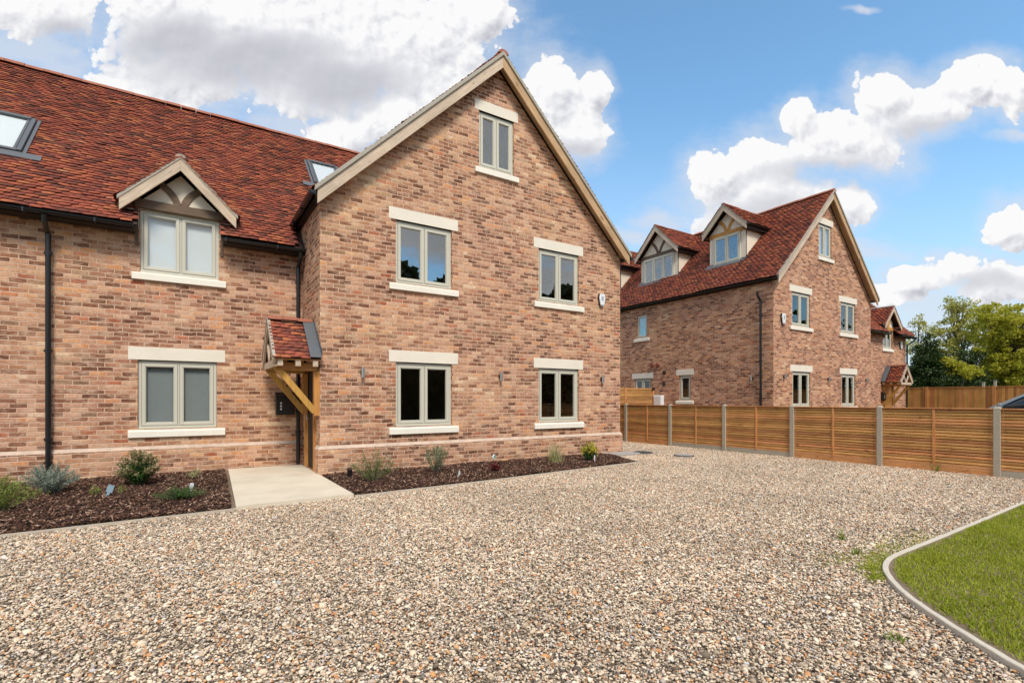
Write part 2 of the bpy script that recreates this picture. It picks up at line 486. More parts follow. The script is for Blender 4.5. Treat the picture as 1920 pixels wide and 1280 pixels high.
def window(parent, axis, c, inn, a0, a1, z0, z1, lights=2, sill=True, lintel=True, blind=None, recess=.045, glass='glass', ext=.145, lint_h=.235):
    P = T_(axis, c, inn)
    fr = MB(); fw = .052; dep = recess; D = .07
    pbox(fr, P, a0, a0 + fw, dep, dep + D, z0, z1); pbox(fr, P, a1 - fw, a1, dep, dep + D, z0, z1)
    pbox(fr, P, a0 + fw, a1 - fw, dep, dep + D, z1 - fw, z1); pbox(fr, P, a0 + fw, a1 - fw, dep, dep + D, z0, z0 + fw)
    # sub-sill nose of the frame
    pbox(fr, P, a0 + .005, a1 - .005, dep - .035, dep - .002, z0, z0 + .03)
    w = (a1 - a0 - 2 * fw); mul = .03
    lw = (w - mul * (lights - 1)) / lights
    panes = []
    for i in range(lights):
        l0 = a0 + fw + i * (lw + mul); l1 = l0 + lw
        if i < lights - 1: pbox(fr, P, l1, l1 + mul, dep + .004, dep + D, z0 + fw, z1 - fw)
        s = .05; g = .004
        A0, A1, Z0, Z1 = l0 + g, l1 - g, z0 + fw + g, z1 - fw - g
        e0, e1 = dep - .010, dep + .05
        pbox(fr, P, A0, A0 + s, e0, e1, Z0, Z1); pbox(fr, P, A1 - s, A1, e0, e1, Z0, Z1)
        pbox(fr, P, A0 + s, A1 - s, e0, e1, Z1 - s, Z1); pbox(fr, P, A0 + s, A1 - s, e0, e1, Z0, Z0 + s)
        # glazing bead, a step lower
        q = .014
        pbox(fr, P, A0 + s, A0 + s + q, e0 + .012, e1, Z0 + s, Z1 - s); pbox(fr, P, A1 - s - q, A1 - s, e0 + .012, e1, Z0 + s, Z1 - s)
        pbox(fr, P, A0 + s + q, A1 - s - q, e0 + .012, e1, Z1 - s - q, Z1 - s); pbox(fr, P, A0 + s + q, A1 - s - q, e0 + .012, e1, Z0 + s, Z0 + s + q)
        panes.append((A0 + s + q, A1 - s - q, Z0 + s + q, Z1 - s - q))
    wo = fr.build('window', M['frame'], parent, bevel=.004)
    for (A0, A1, Z0, Z1) in panes:
        pm = MB(); pbox(pm, P, A0 - .004, A1 + .004, dep + .018, dep + .026, Z0 - .004, Z1 + .004)
        pm.build('pane', M[glass], wo)
    if blind:
        bm = MB(); pbox(bm, P, a0 + .03, a1 - .03, dep + .085, dep + .09, z0 + .03, z1 - .03)
        bm.build('blind', M[blind], wo)
    if sill:
        sm = MB(); s0, s1 = a0 - ext, a1 + ext
        prof = [(-.055, z0 - .155), (.0, z0 - .155), (.0, z0 - .018), (-.045, z0 - .035), (-.055, z0 - .045)]
        pr = [Vector(P(s0, d, z)) for d, z in prof]
        sm.prism(pr, Vector(P(s1, 0, 0)) - Vector(P(s0, 0, 0)))
        # the part of the sill inside the reveal
        pbox(sm, P, a0 + .002, a1 - .002, .001, .1, z0 - .05, z0 - .003)
        sm.build('sill', M['sill'], wo, bevel=.004)
    if lintel:
        lm = MB(); pbox(lm, P, a0 - ext, a1 + ext, -.006, .10, z1 + .012, z1 + .012 + lint_h)
        lm.build('lintel', M['stone'], wo, bevel=.004)
    return wo

def hole(w, sill=True):
    a0, a1, z0, z1 = w
    return (a0 - .003, a1 + .003, z0 - .003, z1 + .012)

def gutter(parent, p, q, r=.058):
    p = Vector(p); q = Vector(q); d = (q - p).normalized(); a = Vector((-d.y, d.x, 0)); mb = MB()
    pts = []; n = 8
    for e in (p, q):
        for k in range(n + 1):
            t = math.pi * k / n; pts.append(e + a * math.cos(t) * r + Vector((0, 0, -math.sin(t) * r)))
    pts2 = []
    for e in (p, q):
        for k in range(n + 1):
            t = math.pi * k / n; pts2.append(e + a * math.cos(t) * (r - .006) + Vector((0, 0, -math.sin(t) * (r - .006))))
    m = n + 1
    mb.add(pts, [(k, k + 1, m + k + 1, m + k) for k in range(n)] + [tuple(range(m)), tuple(range(m, 2 * m))])
    mb.add(pts2, [(k, k + 1, m + k + 1, m + k) for k in range(n)])
    L = (q - p).length
    for i in range(int(L / .9) + 1):
        c = p + d * min(L - .03, .03 + i * .9)
        mb.bar(c - d * .012 + Vector((0, 0, -r * .55)), c + d * .012 + Vector((0, 0, -r * .55)), r * 2.15, r * 1.15)
    return mb.build('gutter', M['black'], parent)

def downpipe(parent, pts, r=.040, clips=()):
    mb = MB(); mb.tube(pts, r, 12)
    for (x, y, z) in clips:
        mb.tube([(x, y, z - .03), (x, y, z + .03)], r * 1.3, 12)
        mb.box(x - .06, x + .06, y - .012, y + .012, z - .012, z + .012)
    return mb.build('downpipe', M['black'], parent, smooth=False)

def barge(parent, A, B, vdepth, thick, d, mt, name='barge_board'):
    """board between top points A (foot) and B (apex), vertical depth, extruded along d"""
    A = Vector(A); B = Vector(B); z = Vector((0, 0, vdepth)); mb = MB()
    mb.prism([A, A - z, B - z, B], Vector(d) * thick)
    return mb.build(name, mt, parent, bevel=.004)

# dormer: local (l along eave, d depth inwards, z)
def dormer(parent, P, lc, face, hw, zs, zbeam, zapex, bhw, slope, back_d, roofplane, tile_mt, oak, beam_m, alng, inw, side_gutter=False, seed=3, zbot=None, over=.28):
    """face: depth coordinate of the front wall. hw: half width. zapex: barge top apex. roofplane(d)->z of the main slope"""
    ev = zapex - slope * bhw                 # barge top at the feet
    base = MB()
    zb = zs if zbot is None else zbot
    cheek_top = zapex - .2 - slope * hw
    # rendered gable infill and cheeks
    f = face
    dm = lambda z: (z - roofplane(0)) / (roofplane(1) - roofplane(0))    # depth where the slope reaches z
    gi = [P(lc - hw, f, zbeam), P(lc + hw, f, zbeam), P(lc + hw, f, cheek_top), P(lc, f, zapex - .22), P(lc - hw, f, cheek_top)]
    base.prism(gi, Vector(P(0, .05, 0)) - Vector(P(0, 0, 0)))
    for s in (-1, 1):
        l = lc + s * hw
        d1 = max(dm(cheek_top) + .1, f + .2); d0 = max(dm(zb), f)
        pts = [P(l, f, zb), P(l, d0 + .02, zb), P(l, d1, cheek_top + .04), P(l, f, cheek_top + .04)]
        base.prism(pts, Vector(P(-s * .06, 0, 0)) - Vector(P(0, 0, 0)))
    do = base.build('dormer', M['render'], parent)
    # corner posts + window surround
    tb = MB(); pbox(tb, P, lc - hw - .005, lc + hw + .005, f - .035, f + .03, zbeam - .0, zbeam + .165)
    tb.build('tie_beam', M[beam_m], do, bevel=.006)
    # curved struts
    hz = zapex - .3 - (zbeam + .16)
    for s in (-1, 1):
        bm = MB(); n = 6; pr = []
        p0 = Vector((s * .05, zbeam + .16)); p2 = Vector((s * (hw * .44), zbeam + .16 + hz * .68)); p1 = Vector((s * hw * .14, zbeam + .16 + hz * .40))
        for k in range(n + 1):
            t = k / n; c = p0 * (1 - t) ** 2 + p1 * 2 * t * (1 - t) + p2 * t * t
            tg = (p1 - p0) * (1 - t) + (p2 - p1) * t; nn = Vector((-tg.y, tg.x)).normalized() * .058
            pr.append((c + nn, c - nn))
        for k in range(n):
            a, b_ = pr[k]; c, d_ = pr[k + 1]
            bm.prism([P(lc + q.x, f - .026, q.y) for q in (a, b_, d_, c)], Vector(P(0, .035, 0)) - Vector(P(0, 0, 0)))
        bm.build('strut', M[beam_m], do)
    # barges (front)
    fb = f - over
    for s in (-1, 1):
        barge(do, P(lc + s * bhw, fb, ev), P(lc, fb, zapex), .225, .04, inw, M[oak[0 if s < 0 else 1]])
        barge(do, P(lc + s * (bhw + .03), fb - .012, ev + .06 - .03 * slope), P(lc, fb - .012, zapex + .06), .07, .09, inw, M['mortar'], 'verge')
        # side soffit / fascia under the eaves
        sf = MB(); dd = dm(ev) + .05
        pa = P(lc + s * bhw, fb + .045, ev - .10); pb = P(lc + s * bhw, dd, ev - .10)
        sf.bar(pa, pb, .03, .13)
        pbox(sf, P, lc + s * hw, lc + s * bhw, fb + .05, dm(ev - .1) + .1, ev - .17, ev - .15)
        sf.build('fascia', M['dark'], do)
        if side_gutter:
            gutter(do, P(lc + s * (bhw + .07), fb + .02, ev - .02), P(lc + s * (bhw + .07), dm(ev) - .05, ev - .02), .05)
    # tiles of the little roof
    bl = []
    inwv = np.array(inw, float); al = np.array(alng, float)
    for s in (-1, 1):
        O = np.array(P(lc + s * (bhw + .05), fb - .02, ev - .05 * slope + .045))
        Vd = -s * al * 1.0; Vd = np.array([Vd[0], Vd[1], slope]); S = (bhw + .05) * np.linalg.norm(Vd); Vd /= np.linalg.norm(Vd)
        L = dm(zapex) - fb + .25
        U = inwv
        bl.append(tile_block(O, U, Vd, L, S - .03, clip=lambda Pn: Pn[:, 2] < roofz_pts(Pn) + .0, seed=seed + s) if False else
                  tile_block(O, U, Vd, L, S - .03, clip=(lambda Pn, RP=roofplane, Q=P: Pn[:, 2] < RP(np.abs((Pn - np.array(Q(0, 0, 0))) @ inwv)) - .06), seed=seed + s))
        un = MB(); zz = ev + .035
        un.poly([P(lc + s * bhw, fb + .01, zz), P(lc, fb + .01, zapex + .035), P(lc, dm(zapex) + .2, zapex + .035), P(lc + s * bhw, dm(ev) + .2, zz)])
        un.build('roof_deck', M['underlay'], do)
    roof_obj('roof', bl, tile_mt, do)
    rm = MB(); ridge_row(rm, P(lc, fb - .012, zapex + .07), P(lc, dm(zapex) + .12, zapex + .07), .085)
    rm.build('ridge_tiles', M['ridge_grey'] if oak[0] == 'oakA' else M['ridge'], do)
    return do

# ------------------------------------------------------------------ door canopy (local: l along wall, d out from wall, z)
def canopy(parent, P, lc, hw, proj, zr, slope, tile_mt, outv, alv, sign_lead=True):
    """ridge runs out from the wall; P(l, d, z): l along the wall, d outwards"""
    ez = zr - slope * hw
    fr = MB()
    wd = .095
    for s in (-1, 1):
        l = lc + s * (hw - .2)
        fr.bar(P(l, .05, ez - .16), P(l, proj - .03, ez - .16), .1, .14)            # bearer out from the wall
        for k in range(3):                                                           # rafter feet
            d = .08 + k * (proj - .16) / 2
            fr.bar(P(lc + s * (hw - .02), d, ez - .055), P(lc + s * .02, d, zr - .075), .05, .08, (0, 0, 1))
        fr.bar(P(lc + s * (hw - .01), .02, ez - .02), P(lc + s * (hw - .01), proj, ez - .02), .03, .07)
    co = fr.build('porch_canopy', M['goldx'], parent, bevel=.004)
    for s in (-1, 1):                                                                # gallows brackets
        l = lc + s * (hw - .2); b = MB()
        b.bar(P(l, .05, 1.13), P(l, .05, ez - .24), .1, .1, outv)
        b.bar(P(l, .08, 1.20), P(l, proj - .09, ez - .20), .085, .105)
        b.build('bracket', M['gold'], co)
    for s in (-1, 1):
        for k in range(3):
            d = .10 + k * (proj - .2) / 2; ft = MB()
            pbox(ft, lambda l_, d_, z_: P(l_, d_, z_), lc + s * (hw - .10), lc + s * (hw + .005), d - .045, d + .045, ez - .16, ez - .045)
            ft.build('rafter_foot', M['oakA'], co, bevel=.004)
    g = MB()                                                                         # gable truss at the front
    for s in (-1, 1):
        g.bar(P(lc + s * hw, proj, ez - .09), P(lc, proj, zr - .06), .04, .12)
        g.bar(P(lc + s * .02, proj - .03, ez - .06), P(lc + s * hw * .45, proj - .03, ez + slope * hw * .42), .04, .07)
    g.bar(P(lc - hw + .05, proj - .03, ez - .11), P(lc + hw - .05, proj - .03, ez - .11), .05, .12)
    g.build('gable_truss', M['oakA'], co)
    bl = []
    al = np.array(alv, float); ou = np.array(outv, float)
    for s in (-1, 1):
        Vd = np.array([-s * al[0], -s * al[1], slope]); Vd /= np.linalg.norm(Vd)
        O = np.array(P(lc + s * (hw + .04), .19 if s == -1 or True else .0, ez - .04 * slope))
        S = (hw + .04) * math.hypot(1, slope)
        bl.append(tile_block(O, ou, Vd, proj - .17, S - .04, seed=31 + s, gauge=.095))
        le = MB()
        a = np.array(P(lc + s * (hw + .035), .0, ez - .02)); v = Vd * (S - .06)
        w = np.array([al[0] * s * slope, al[1] * s * slope, 1.0]); w /= np.linalg.norm(w)
        A = a + w * .035
        le.prism([Vector(A), Vector(A + ou * .2), Vector(A + ou * .2 + v), Vector(A + v)], tuple(w * .008))
        # stepped flashing up the wall
        for k in range(9):
            q = a + Vd * (S - .1) * (k + .5) / 9
            e = MB
            le.box(*sorted((q[0] - abs(al[0]) * .055 - abs(ou[0]) * .004, q[0] + abs(al[0]) * .055 + abs(ou[0]) * .009)),
                   *sorted((q[1] - abs(al[1]) * .055 - abs(ou[1]) * .009, q[1] + abs(al[1]) * .055 + abs(ou[1]) * .004)), q[2] + .02, q[2] + .13)
        le.build('lead_flashing', M['lead'], co)
        dk = MB(); dk.prism([Vector(a + ou * .01 - w * .0), Vector(a + ou * (proj - .01)), Vector(a + ou * (proj - .01) + v), Vector(a + ou * .01 + v)], tuple(-w * .012))
        dk.build('roof_deck', M['dark'], co)
    roof_obj('roof', bl, tile_mt, co)
    rm = MB(); ridge_row(rm, P(lc, .03, zr + .05), P(lc, proj + .03, zr + .05), .095, .28)
    rm.build('ridge_tiles', M['ridge'], co)
    vg = MB()
    for s in (-1, 1):
        vg.bar(P(lc + s * (hw + .04), proj + .005, ez + .0), P(lc, proj + .005, zr + .035), .05, .03)
    vg.build('verge', M['mortar'], co)
    return co

def skylight(parent, P, l0, l1, d0, d1, rp, blind=True):
    """on a slope z = rp(d); l along the eave, d depth"""
    sl_ = rp(1) - rp(0); n = Vector(P(0, -sl_, 1)) - Vector(P(0, 0, 0)); n.normalize()
    Q = lambda l, d, h: Vector(P(l, d, rp(d))) + n * h
    fr = MB(); w = .07; cz = 1 / math.hypot(1, sl_)
    wd = w * cz
    def slab(la, lb, da, db, h0, h1, m_=fr):
        m_.prism([Q(la, da, h0), Q(lb, da, h0), Q(lb, db, h0), Q(la, db, h0)], n * (h1 - h0))
    slab(l0, l0 + w, d0, d1, .0, .095); slab(l1 - w, l1, d0, d1, .0, .095)
    slab(l0 + w, l1 - w, d0, d0 + wd, .0, .085); slab(l0 + w, l1 - w, d1 - wd * 1.3, d1, .0, .11)
    # inner sash
    slab(l0 + w + .01, l0 + w + .05, d0 + wd, d1 - wd * 1.3, .0, .085); slab(l1 - w - .05, l1 - w - .01, d0 + wd, d1 - wd * 1.3, .0, .085)
    so = fr.build('skylight', M['skyframe'], parent, bevel=.006)
    g = MB(); slab(l0 + w + .05, l1 - w - .05, d0 + wd, d1 - wd * 1.3, .07, .078, g); g.build('pane', M['glass_dim'], so)
    b = MB(); slab(l0 + w, l1 - w, d0 + wd * .6, d1 - wd, .045, .052, b); b.build('blind', M['blind_white'], so)
    f = MB(); slab(l0 - .28, l1 + .28, d0 - .15, d0 - .005, .040, .056, f); slab(l0 - .06, l0 - .01, d0, d1 + .03, .035, .05, f); slab(l1 + .01, l1 + .06, d0, d1 + .03, .035, .05, f)
    f.build('flashing', M['lead'], so)
    return so

# ================================================================== HOUSE 1
PITCH = .977
Y0 = 9.78; YW = 11.5
def gable_z(x, xm, zt): return zt - PITCH * abs(x - xm)

def gable_house(spec):
    """brick house: gabled block facing -y, and a lower eaves-front wing to one side"""
    x0, x1, xm, dz, wx0, wx1, yb = spec['x0'], spec['x1'], spec['xm'], spec['dz'], spec['wx0'], spec['wx1'], spec['yb']
    side = spec['side']                       # -1: wing on the left, +1: wing on the right
    bm_, tm = M[spec['brick']], M[spec['tile']]
    root = empty('brick_house', (x0, Y0, 0), spec['label'], 'house', 'brick houses of the new development')
    zt = 9.12 + dz                            # tile bed at the ridge
    zw = 8.80 + dz                            # underside of the barge at the apex
    rp_main = lambda x: zt - PITCH * np.abs(np.asarray(x) - xm)
    yr = 15.65; wing_e = 4.62 + dz
    rp_wing = lambda y: np.where(np.asarray(y) < yr, wing_e + .98 * (np.asarray(y) - 11.2), wing_e + .98 * (2 * yr - np.asarray(y) - 11.2))
    # ---- front gable wall
    w = MB()
    fr = spec['front']
    wall(w, 'x', Y0, 1, x0, x1, 0, [(x0, zw - PITCH * (xm - x0) + .1), (xm, zw + .1), (x1, zw - PITCH * (x1 - xm) + .1)], [hole(h[:4]) for h in fr])
    ez = zt - PITCH * (xm - x0) - .06
    lh = spec.get('left_holes', []); rh = spec.get('right_holes', [])
    wall(w, 'y', x0, 1, Y0, yb, 0, [(Y0, ez), (yb, ez)], lh)
    wall(w, 'y', x1, -1, Y0, yb, 0, [(Y0, ez), (yb, ez)], rh)
    wall(w, 'x', yb, -1, x0, x1, 0, [(x0, ez), (xm, zt - .1), (x1, ez)])
    w.build('wall', bm_, root)
    # ---- wing walls
    ww = MB(); wz = 4.60 + dz
    wall(ww, 'x', YW, 1, wx0, wx1, 0, [(wx0, wz), (wx1, wz)], spec['wing_holes'])
    xe = wx0 if side < 0 else wx1
    wall(ww, 'y', xe, 1 if side < 0 else -1, YW, yb - .3, 0, [(YW, wz), (yr, wing_e + .98 * (yr - 11.2) - .12), (yb - .3, wz)])
    wall(ww, 'x', yb - .3, -1, wx0, wx1, 0, [(wx0, wz), (wx1, wz)])
    ww.build('wing_wall', bm_, root)
    # rooms behind the windows: floors and a partition, so that panes look into dark rooms
    it = MB()
    for zf in (.1, 2.62 + dz, 5.3 + dz):
        it.box(x0 + .2, x1 - .2, Y0 + .2, yb - .2, zf - .1, zf)
    it.box(x0 + .2, x1 - .2, Y0 + 3.6, Y0 + 3.7, .1, 5.2 + dz)
    it.build('room_partition', M['interior'], root)
    # ---- plinth
    if spec.get('plinth'):
        pl = MB(); cp = MB(); k = .045; z1, z2 = .505, .565
        # front, left return, wing
        pl.poly([(x0 - k, Y0 - k, 0), (x1 + k, Y0 - k, 0), (x1 + k, Y0 - k, z1), (x0 - k, Y0 - k, z1)])
        cp.poly([(x0 - k, Y0 - k, z1), (x1 + k, Y0 - k, z1), (x1, Y0 - .002, z2), (x0, Y0 - .002, z2)])
        yd = spec['door'][0] - .09
        pl.poly([(x0 - k, Y0 - k, 0), (x0 - k, yd, 0), (x0 - k, yd, z1), (x0 - k, Y0 - k, z1)])
        cp.poly([(x0 - k, Y0 - k, z1), (x0 - k, yd, z1), (x0 - .002, yd, z2), (x0 - .002, Y0, z2)])
        pl.poly([(x1 + k, Y0 - k, 0), (x1 + k, yb, 0), (x1 + k, yb, z1), (x1 + k, Y0 - k, z1)])
        cp.poly([(x1 + k, Y0 - k, z1), (x1 + k, yb, z1), (x1 + .002, yb, z2), (x1 + .002, Y0, z2)])
        pl.poly([(wx0, YW - k, 0), (x0, YW - k, 0), (x0, YW - k, z1), (wx0, YW - k, z1)])
        cp.poly([(wx0, YW - k, z1), (x0, YW - k, z1), (x0, YW - .002, z2), (wx0, YW - .002, z2)])
        po = pl.build('plinth', bm_, root)
        cp.build('plinth_course', M['cap'], po)
    # ---- windows
    for h in fr:
        window(root, 'x', Y0, 1, *h[:4], **(h[4] if len(h) > 4 else {}))
    for h in spec['wing_windows']:
        window(root, 'x', YW, 1, *h[:4], **(h[4] if len(h) > 4 else {}))
    for h in spec.get('left_windows', []):
        window(root, 'y', x0, 1, *h[:4], **(h[4] if len(h) > 4 else {}))
    # ---- main roof
    eh = xm - x0 + .15
    yf = Y0 - .27
    def clip_main(Pn): return (Pn[:, 1] > 11.2) & (Pn[:, 0] > min(wx0, xm) - 1) & ((Pn[:, 0] - xm) * side > 0) & (rp_wing(Pn[:, 1]) > rp_main(Pn[:, 0]) + .03)
    bl = []
    n1 = math.hypot(1, PITCH)
    for s in (-1, 1):
        O = (xm + s * eh, yf, zt - PITCH * eh)
        Vd = (-s / n1, 0, PITCH / n1)
        cl = clip_main
        if spec.get('dormers') and s == -1:
            cl = lambda Pn: clip_main(Pn) | np.any([(np.abs(Pn[:, 1] - d['lc']) < d['hw'] - .04) & (Pn[:, 0] > d['face'] + .0) & (Pn[:, 0] < d['face'] + d['cut']) for d in spec['dormers']], axis=0)
        bl.append(tile_block(O, (0, 1, 0), Vd, yb - yf + .25, eh * n1 - .03, clip=cl, seed=11 + s + int(dz * 100)))
    ro = roof_obj('roof', bl, tm, root)
    dk = MB()
    for s in (-1, 1):
        dk.poly([(xm + s * eh, yf + .03, zt - PITCH * eh - .03), (xm, yf + .03, zt - .03), (xm, yb + .2, zt - .03), (xm + s * eh, yb + .2, zt - PITCH * eh - .03)])
    dk.build('roof_deck', M['underlay'], ro)
    rm = MB(); ridge_row(rm, (xm, yf - .01, zt + .035), (xm, yb + .2, zt + .035), .13)
    rm.build('ridge_tiles', M['ridge'], ro)
    # ---- barge boards + verge
    fl = xm - x0 + .09
    for s in (-1, 1):
        mt = M['oakA'] if s < 0 else M['oakBn']
        barge(root, (xm + s * fl, Y0 - .25, zt - .05 - PITCH * fl), (xm, Y0 - .25, zt - .05), .262, .045, (0, 1, 0), mt)
        # timber soffit under the overhang
        sf = MB(); sf.prism([(xm + s * fl, Y0 - .204, zt - .12 - PITCH * fl), (xm, Y0 - .204, zt - .12), (xm, Y0 + .0, zt - .12), (xm + s * fl, Y0 + .0, zt - .12 - PITCH * fl)], (0, 0, -.02))
        sf.build('soffit', M['oakBn'], root)
        barge(root, (xm + s * (fl + .05), Y0 - .285, zt + .04 - PITCH * (fl + .05)), (xm, Y0 - .285, zt + .04), .09, .10, (0, 1, 0), M['mortar'], 'verge')
    # ---- eaves of the block
    gz = zt - PITCH * eh - .03
    for s in (-1, 1):
        gx = xm + s * (eh + .02)
        if s == side: y1 = 11.2 + (gz - wing_e) / .98 + .12
        else: y1 = yb + .2
        gutter(root, (gx, yf + .02, gz), (gx, y1, gz))
        fa = MB(); fx = xm + s * (xm - x0 + .07) if s < 0 else xm + (x1 - xm + .07)
        fa.box(fx - .012, fx + .012, Y0 - .2, y1, gz - .085, gz + .02)
        a, b_ = sorted((fx, x0 + .01 if s < 0 else x1 - .01))
        fa.box(a, b_, Y0 - .2, y1, gz - .085, gz - .07)
        fa.build('fascia', M['dark'], root)
    # ---- wing roof
    def clip_wing(Pn):
        c = ((Pn[:, 0] - (xm + side * eh)) * side < 0) & (rp_main(Pn[:, 0]) > rp_wing(Pn[:, 1]) - .03)
        wd = spec['wing_dormer']
        c |= (np.abs(Pn[:, 0] - wd['lc']) < wd['hw'] - .03) & (Pn[:, 1] < 11.2 + wd['cut'])
        for (a, b_, c0, c1) in spec.get('skylights', []):
            c |= (Pn[:, 0] > a + .02) & (Pn[:, 0] < b_ - .02) & (Pn[:, 1] > c0) & (Pn[:, 1] < c1)
        return c
    n2 = math.hypot(1, .98); S = (yr - 11.13) * n2
    ra, rb = (wx0 - .25, xm) if side < 0 else (xm, wx1 + .3)
    L = rb - ra
    bl = [tile_block((ra, 11.13, wing_e - .07), (1, 0, 0), (0, 1 / n2, .98 / n2), L, S - .03, clip=clip_wing, seed=21 + int(dz * 100)),
          tile_block((ra, 2 * yr - 11.13, wing_e - .07), (1, 0, 0), (0, -1 / n2, .98 / n2), L, S - .03, clip=lambda Pn: ((Pn[:, 0] - (xm + side * eh)) * side < 0) & (rp_main(Pn[:, 0]) > rp_wing(Pn[:, 1]) - .03), seed=22)]
    ro2 = roof_obj('wing_roof', bl, tm, root)
    zr = float(rp_wing(yr - 1e-4))
    wd = spec['wing_dormer']; c0, c1 = wd['lc'] - wd['hw'] + .05, wd['lc'] + wd['hw'] - .05
    dk = MB(); dcut = 11.2 + wd['cut'] - .05
    zf = lambda y: float(rp_wing(y)) - .035
    for (a, b_, ya, yb_) in ((ra + .03, c0, 11.16, dcut), (c1, rb, 11.16, dcut), (ra + .03, rb, dcut, yr)):
        # stop below the block's own slope
        dk.poly([(a, ya, zf(ya)), (b_, ya, zf(ya)), (b_, yb_ - 1e-3, zf(yb_ - 1e-3)), (a, yb_ - 1e-3, zf(yb_ - 1e-3))])
    dk.poly([(ra + .03, 2 * yr - 11.16, zf(11.16)), (rb, 2 * yr - 11.16, zf(11.16)), (rb, yr, zr - .035), (ra + .03, yr, zr - .035)])
    dk.build('roof_deck', M['underlay'], ro2)
    rm = MB(); e_ = (zt - zr) / PITCH
    rx = xm + side * e_
    a, b_ = (wx0 - .25, rx) if side < 0 else (rx, wx1 + .3)
    ridge_row(rm, (a, yr, zr + .03), (b_, yr, zr + .03), .135)
    rm.build('ridge_tiles', M['ridge'], ro2)
    gzw = wing_e - .09
    a_out = wx0 - .2 if side < 0 else wx1 + .25
    a_in = x0 + .0 if side < 0 else x1
    gap0, gap1 = wd['lc'] - wd['hw'] - .0, wd['lc'] + wd['hw'] + .0
    for (a, b_) in ((min(a_out, a_in), gap0), (gap1, max(a_out, a_in))):
        gutter(root, (a, 11.12, gzw), (b_, 11.12, gzw))
        fa = MB(); fa.box(a, b_, 11.19, 11.21, gzw - .065, gzw + .03); fa.box(a, b_, 11.21, YW - .003, gzw - .065, gzw - .05)
        fa.build('fascia', M['dark'], root)
    # ---- wing dormer
    P = T_('x', 0, 1)
    dormer(root, P, wd['lc'], YW - .012, wd['hw'], wd['zs'], wd['zbeam'], wd['zapex'], wd['bhw'], 1.0, None, lambda d: wing_e + .98 * (d - 11.2), tm, ('oakA', 'oakB'), wd['beam'], (1, 0, 0), (0, 1, 0), seed=41, zbot=wing_e - .05)
    # brick and oak cheeks beside the dormer window, down to the brick wall
    for s in (-1, 1):
        pk = MB(); pbox(pk, P, wd['lc'] + s * (wd['hw'] - .05), wd['lc'] + s * (wd['hw'] + .004), YW - .02, YW + .1, wz - .35, wd['zbeam'])
        pk.build('dormer_post', M['gold'] if wd['beam'] == 'oakY' else M['oakX'], root)
    # ---- dormers on the side slope
    for i, d in enumerate(spec.get('dormers', [])):
        Pd = lambda l, dd, z: (dd, l, z)
        dormer(root, Pd, d['lc'], d['face'], d['hw'], d['zs'], d['zbeam'], d['zapex'], d['bhw'], 1.0, None, lambda q: zt + PITCH * (q - xm), tm, ('oakC', 'oakD'), d['beam'], (0, 1, 0), (1, 0, 0), True, seed=51 + 3 * i, zbot=d['zs'] - .12)
        window(root, 'y', d['face'] - .07, 1, d['w'][0], d['w'][1], d['zs'], d['zbeam'] - .005, lights=d['lights'], sill=False, lintel=False, recess=.01, glass='glass')
        sfm = MB(); f0 = d['face']
        pbox(sfm, Pd, d['lc'] - d['hw'], d['w'][0] - .001, f0 - .005, f0 + .05, d['zs'] - .12, d['zbeam'])
        pbox(sfm, Pd, d['w'][1] + .001, d['lc'] + d['hw'], f0 - .005, f0 + .05, d['zs'] - .12, d['zbeam'])
        pbox(sfm, Pd, d['w'][0] - .001, d['w'][1] + .001, f0 - .005, f0 + .05, d['zs'] - .12, d['zs'] - .003)
        sfm.build('dormer_front', M['render'], root)
        ap = MB(); nn = Vector((-PITCH, 0, 1)).normalized()
        q0 = Vector((f0 - .22, d['lc'] - d['hw'] - .1, float(rp_main(f0 - .22)) + .045)); q1 = Vector((f0 + .0, d['lc'] - d['hw'] - .1, float(rp_main(f0)) + .045)); dl = Vector((0, 2 * d['hw'] + .2, 0))
        ap.prism([q0, q0 + dl, q1 + dl, q1], nn * .012); ap.build('lead_apron', M['lead'], root)
    for k in spec.get('skylights', []):
        skylight(root, P, *k, lambda d: wing_e + .98 * (d - 11.2))
    return root

W1 = (3.49, 4.73); W2 = (7.02, 8.26)
h1 = gable_house(dict(
    x0=2.03, x1=9.70, xm=5.87, dz=0, wx0=-7.5, wx1=2.03, yb=20.2, side=-1, brick='brick', tile='tile',
    label='near brick house on the left with long tiled wing, one eaves dormer and front gable',
    front=[(3.49, 4.73, .885, 2.175, dict(glass='glass_dim')), (7.02, 8.26, .885, 2.175, dict(glass='glass_dim')), (3.49, 4.73, 3.79, 5.04), (7.02, 8.26, 3.79, 5.04),
           (5.40, 6.31, 6.60, 7.83, dict(ext=.115))],
    wing_holes=[hole((-.805, .445, .885, 2.15)), (-.775, .485, 3.775, 4.6)],
    wing_windows=[(-.805, .445, .885, 2.15, dict(blind='blind_grey', glass='glass_dim')), (-.775, .485, 3.79, 4.945, dict(lintel=False, blind='blind_white', glass='glass_dim', ext=.12))],
    left_holes=[(10.12, 11.05, .05, 2.1)], door=(10.12, 11.05), plinth=True,
    wing_dormer=dict(lc=-.145, hw=.70, zs=3.79, zbeam=4.95, zapex=5.91, bhw=.91, cut=1.0, beam='oakX'),
    skylights=[(-3.48, -2.56, 12.45, 13.55), (2.66, 3.46, 13.52, 14.5)]))

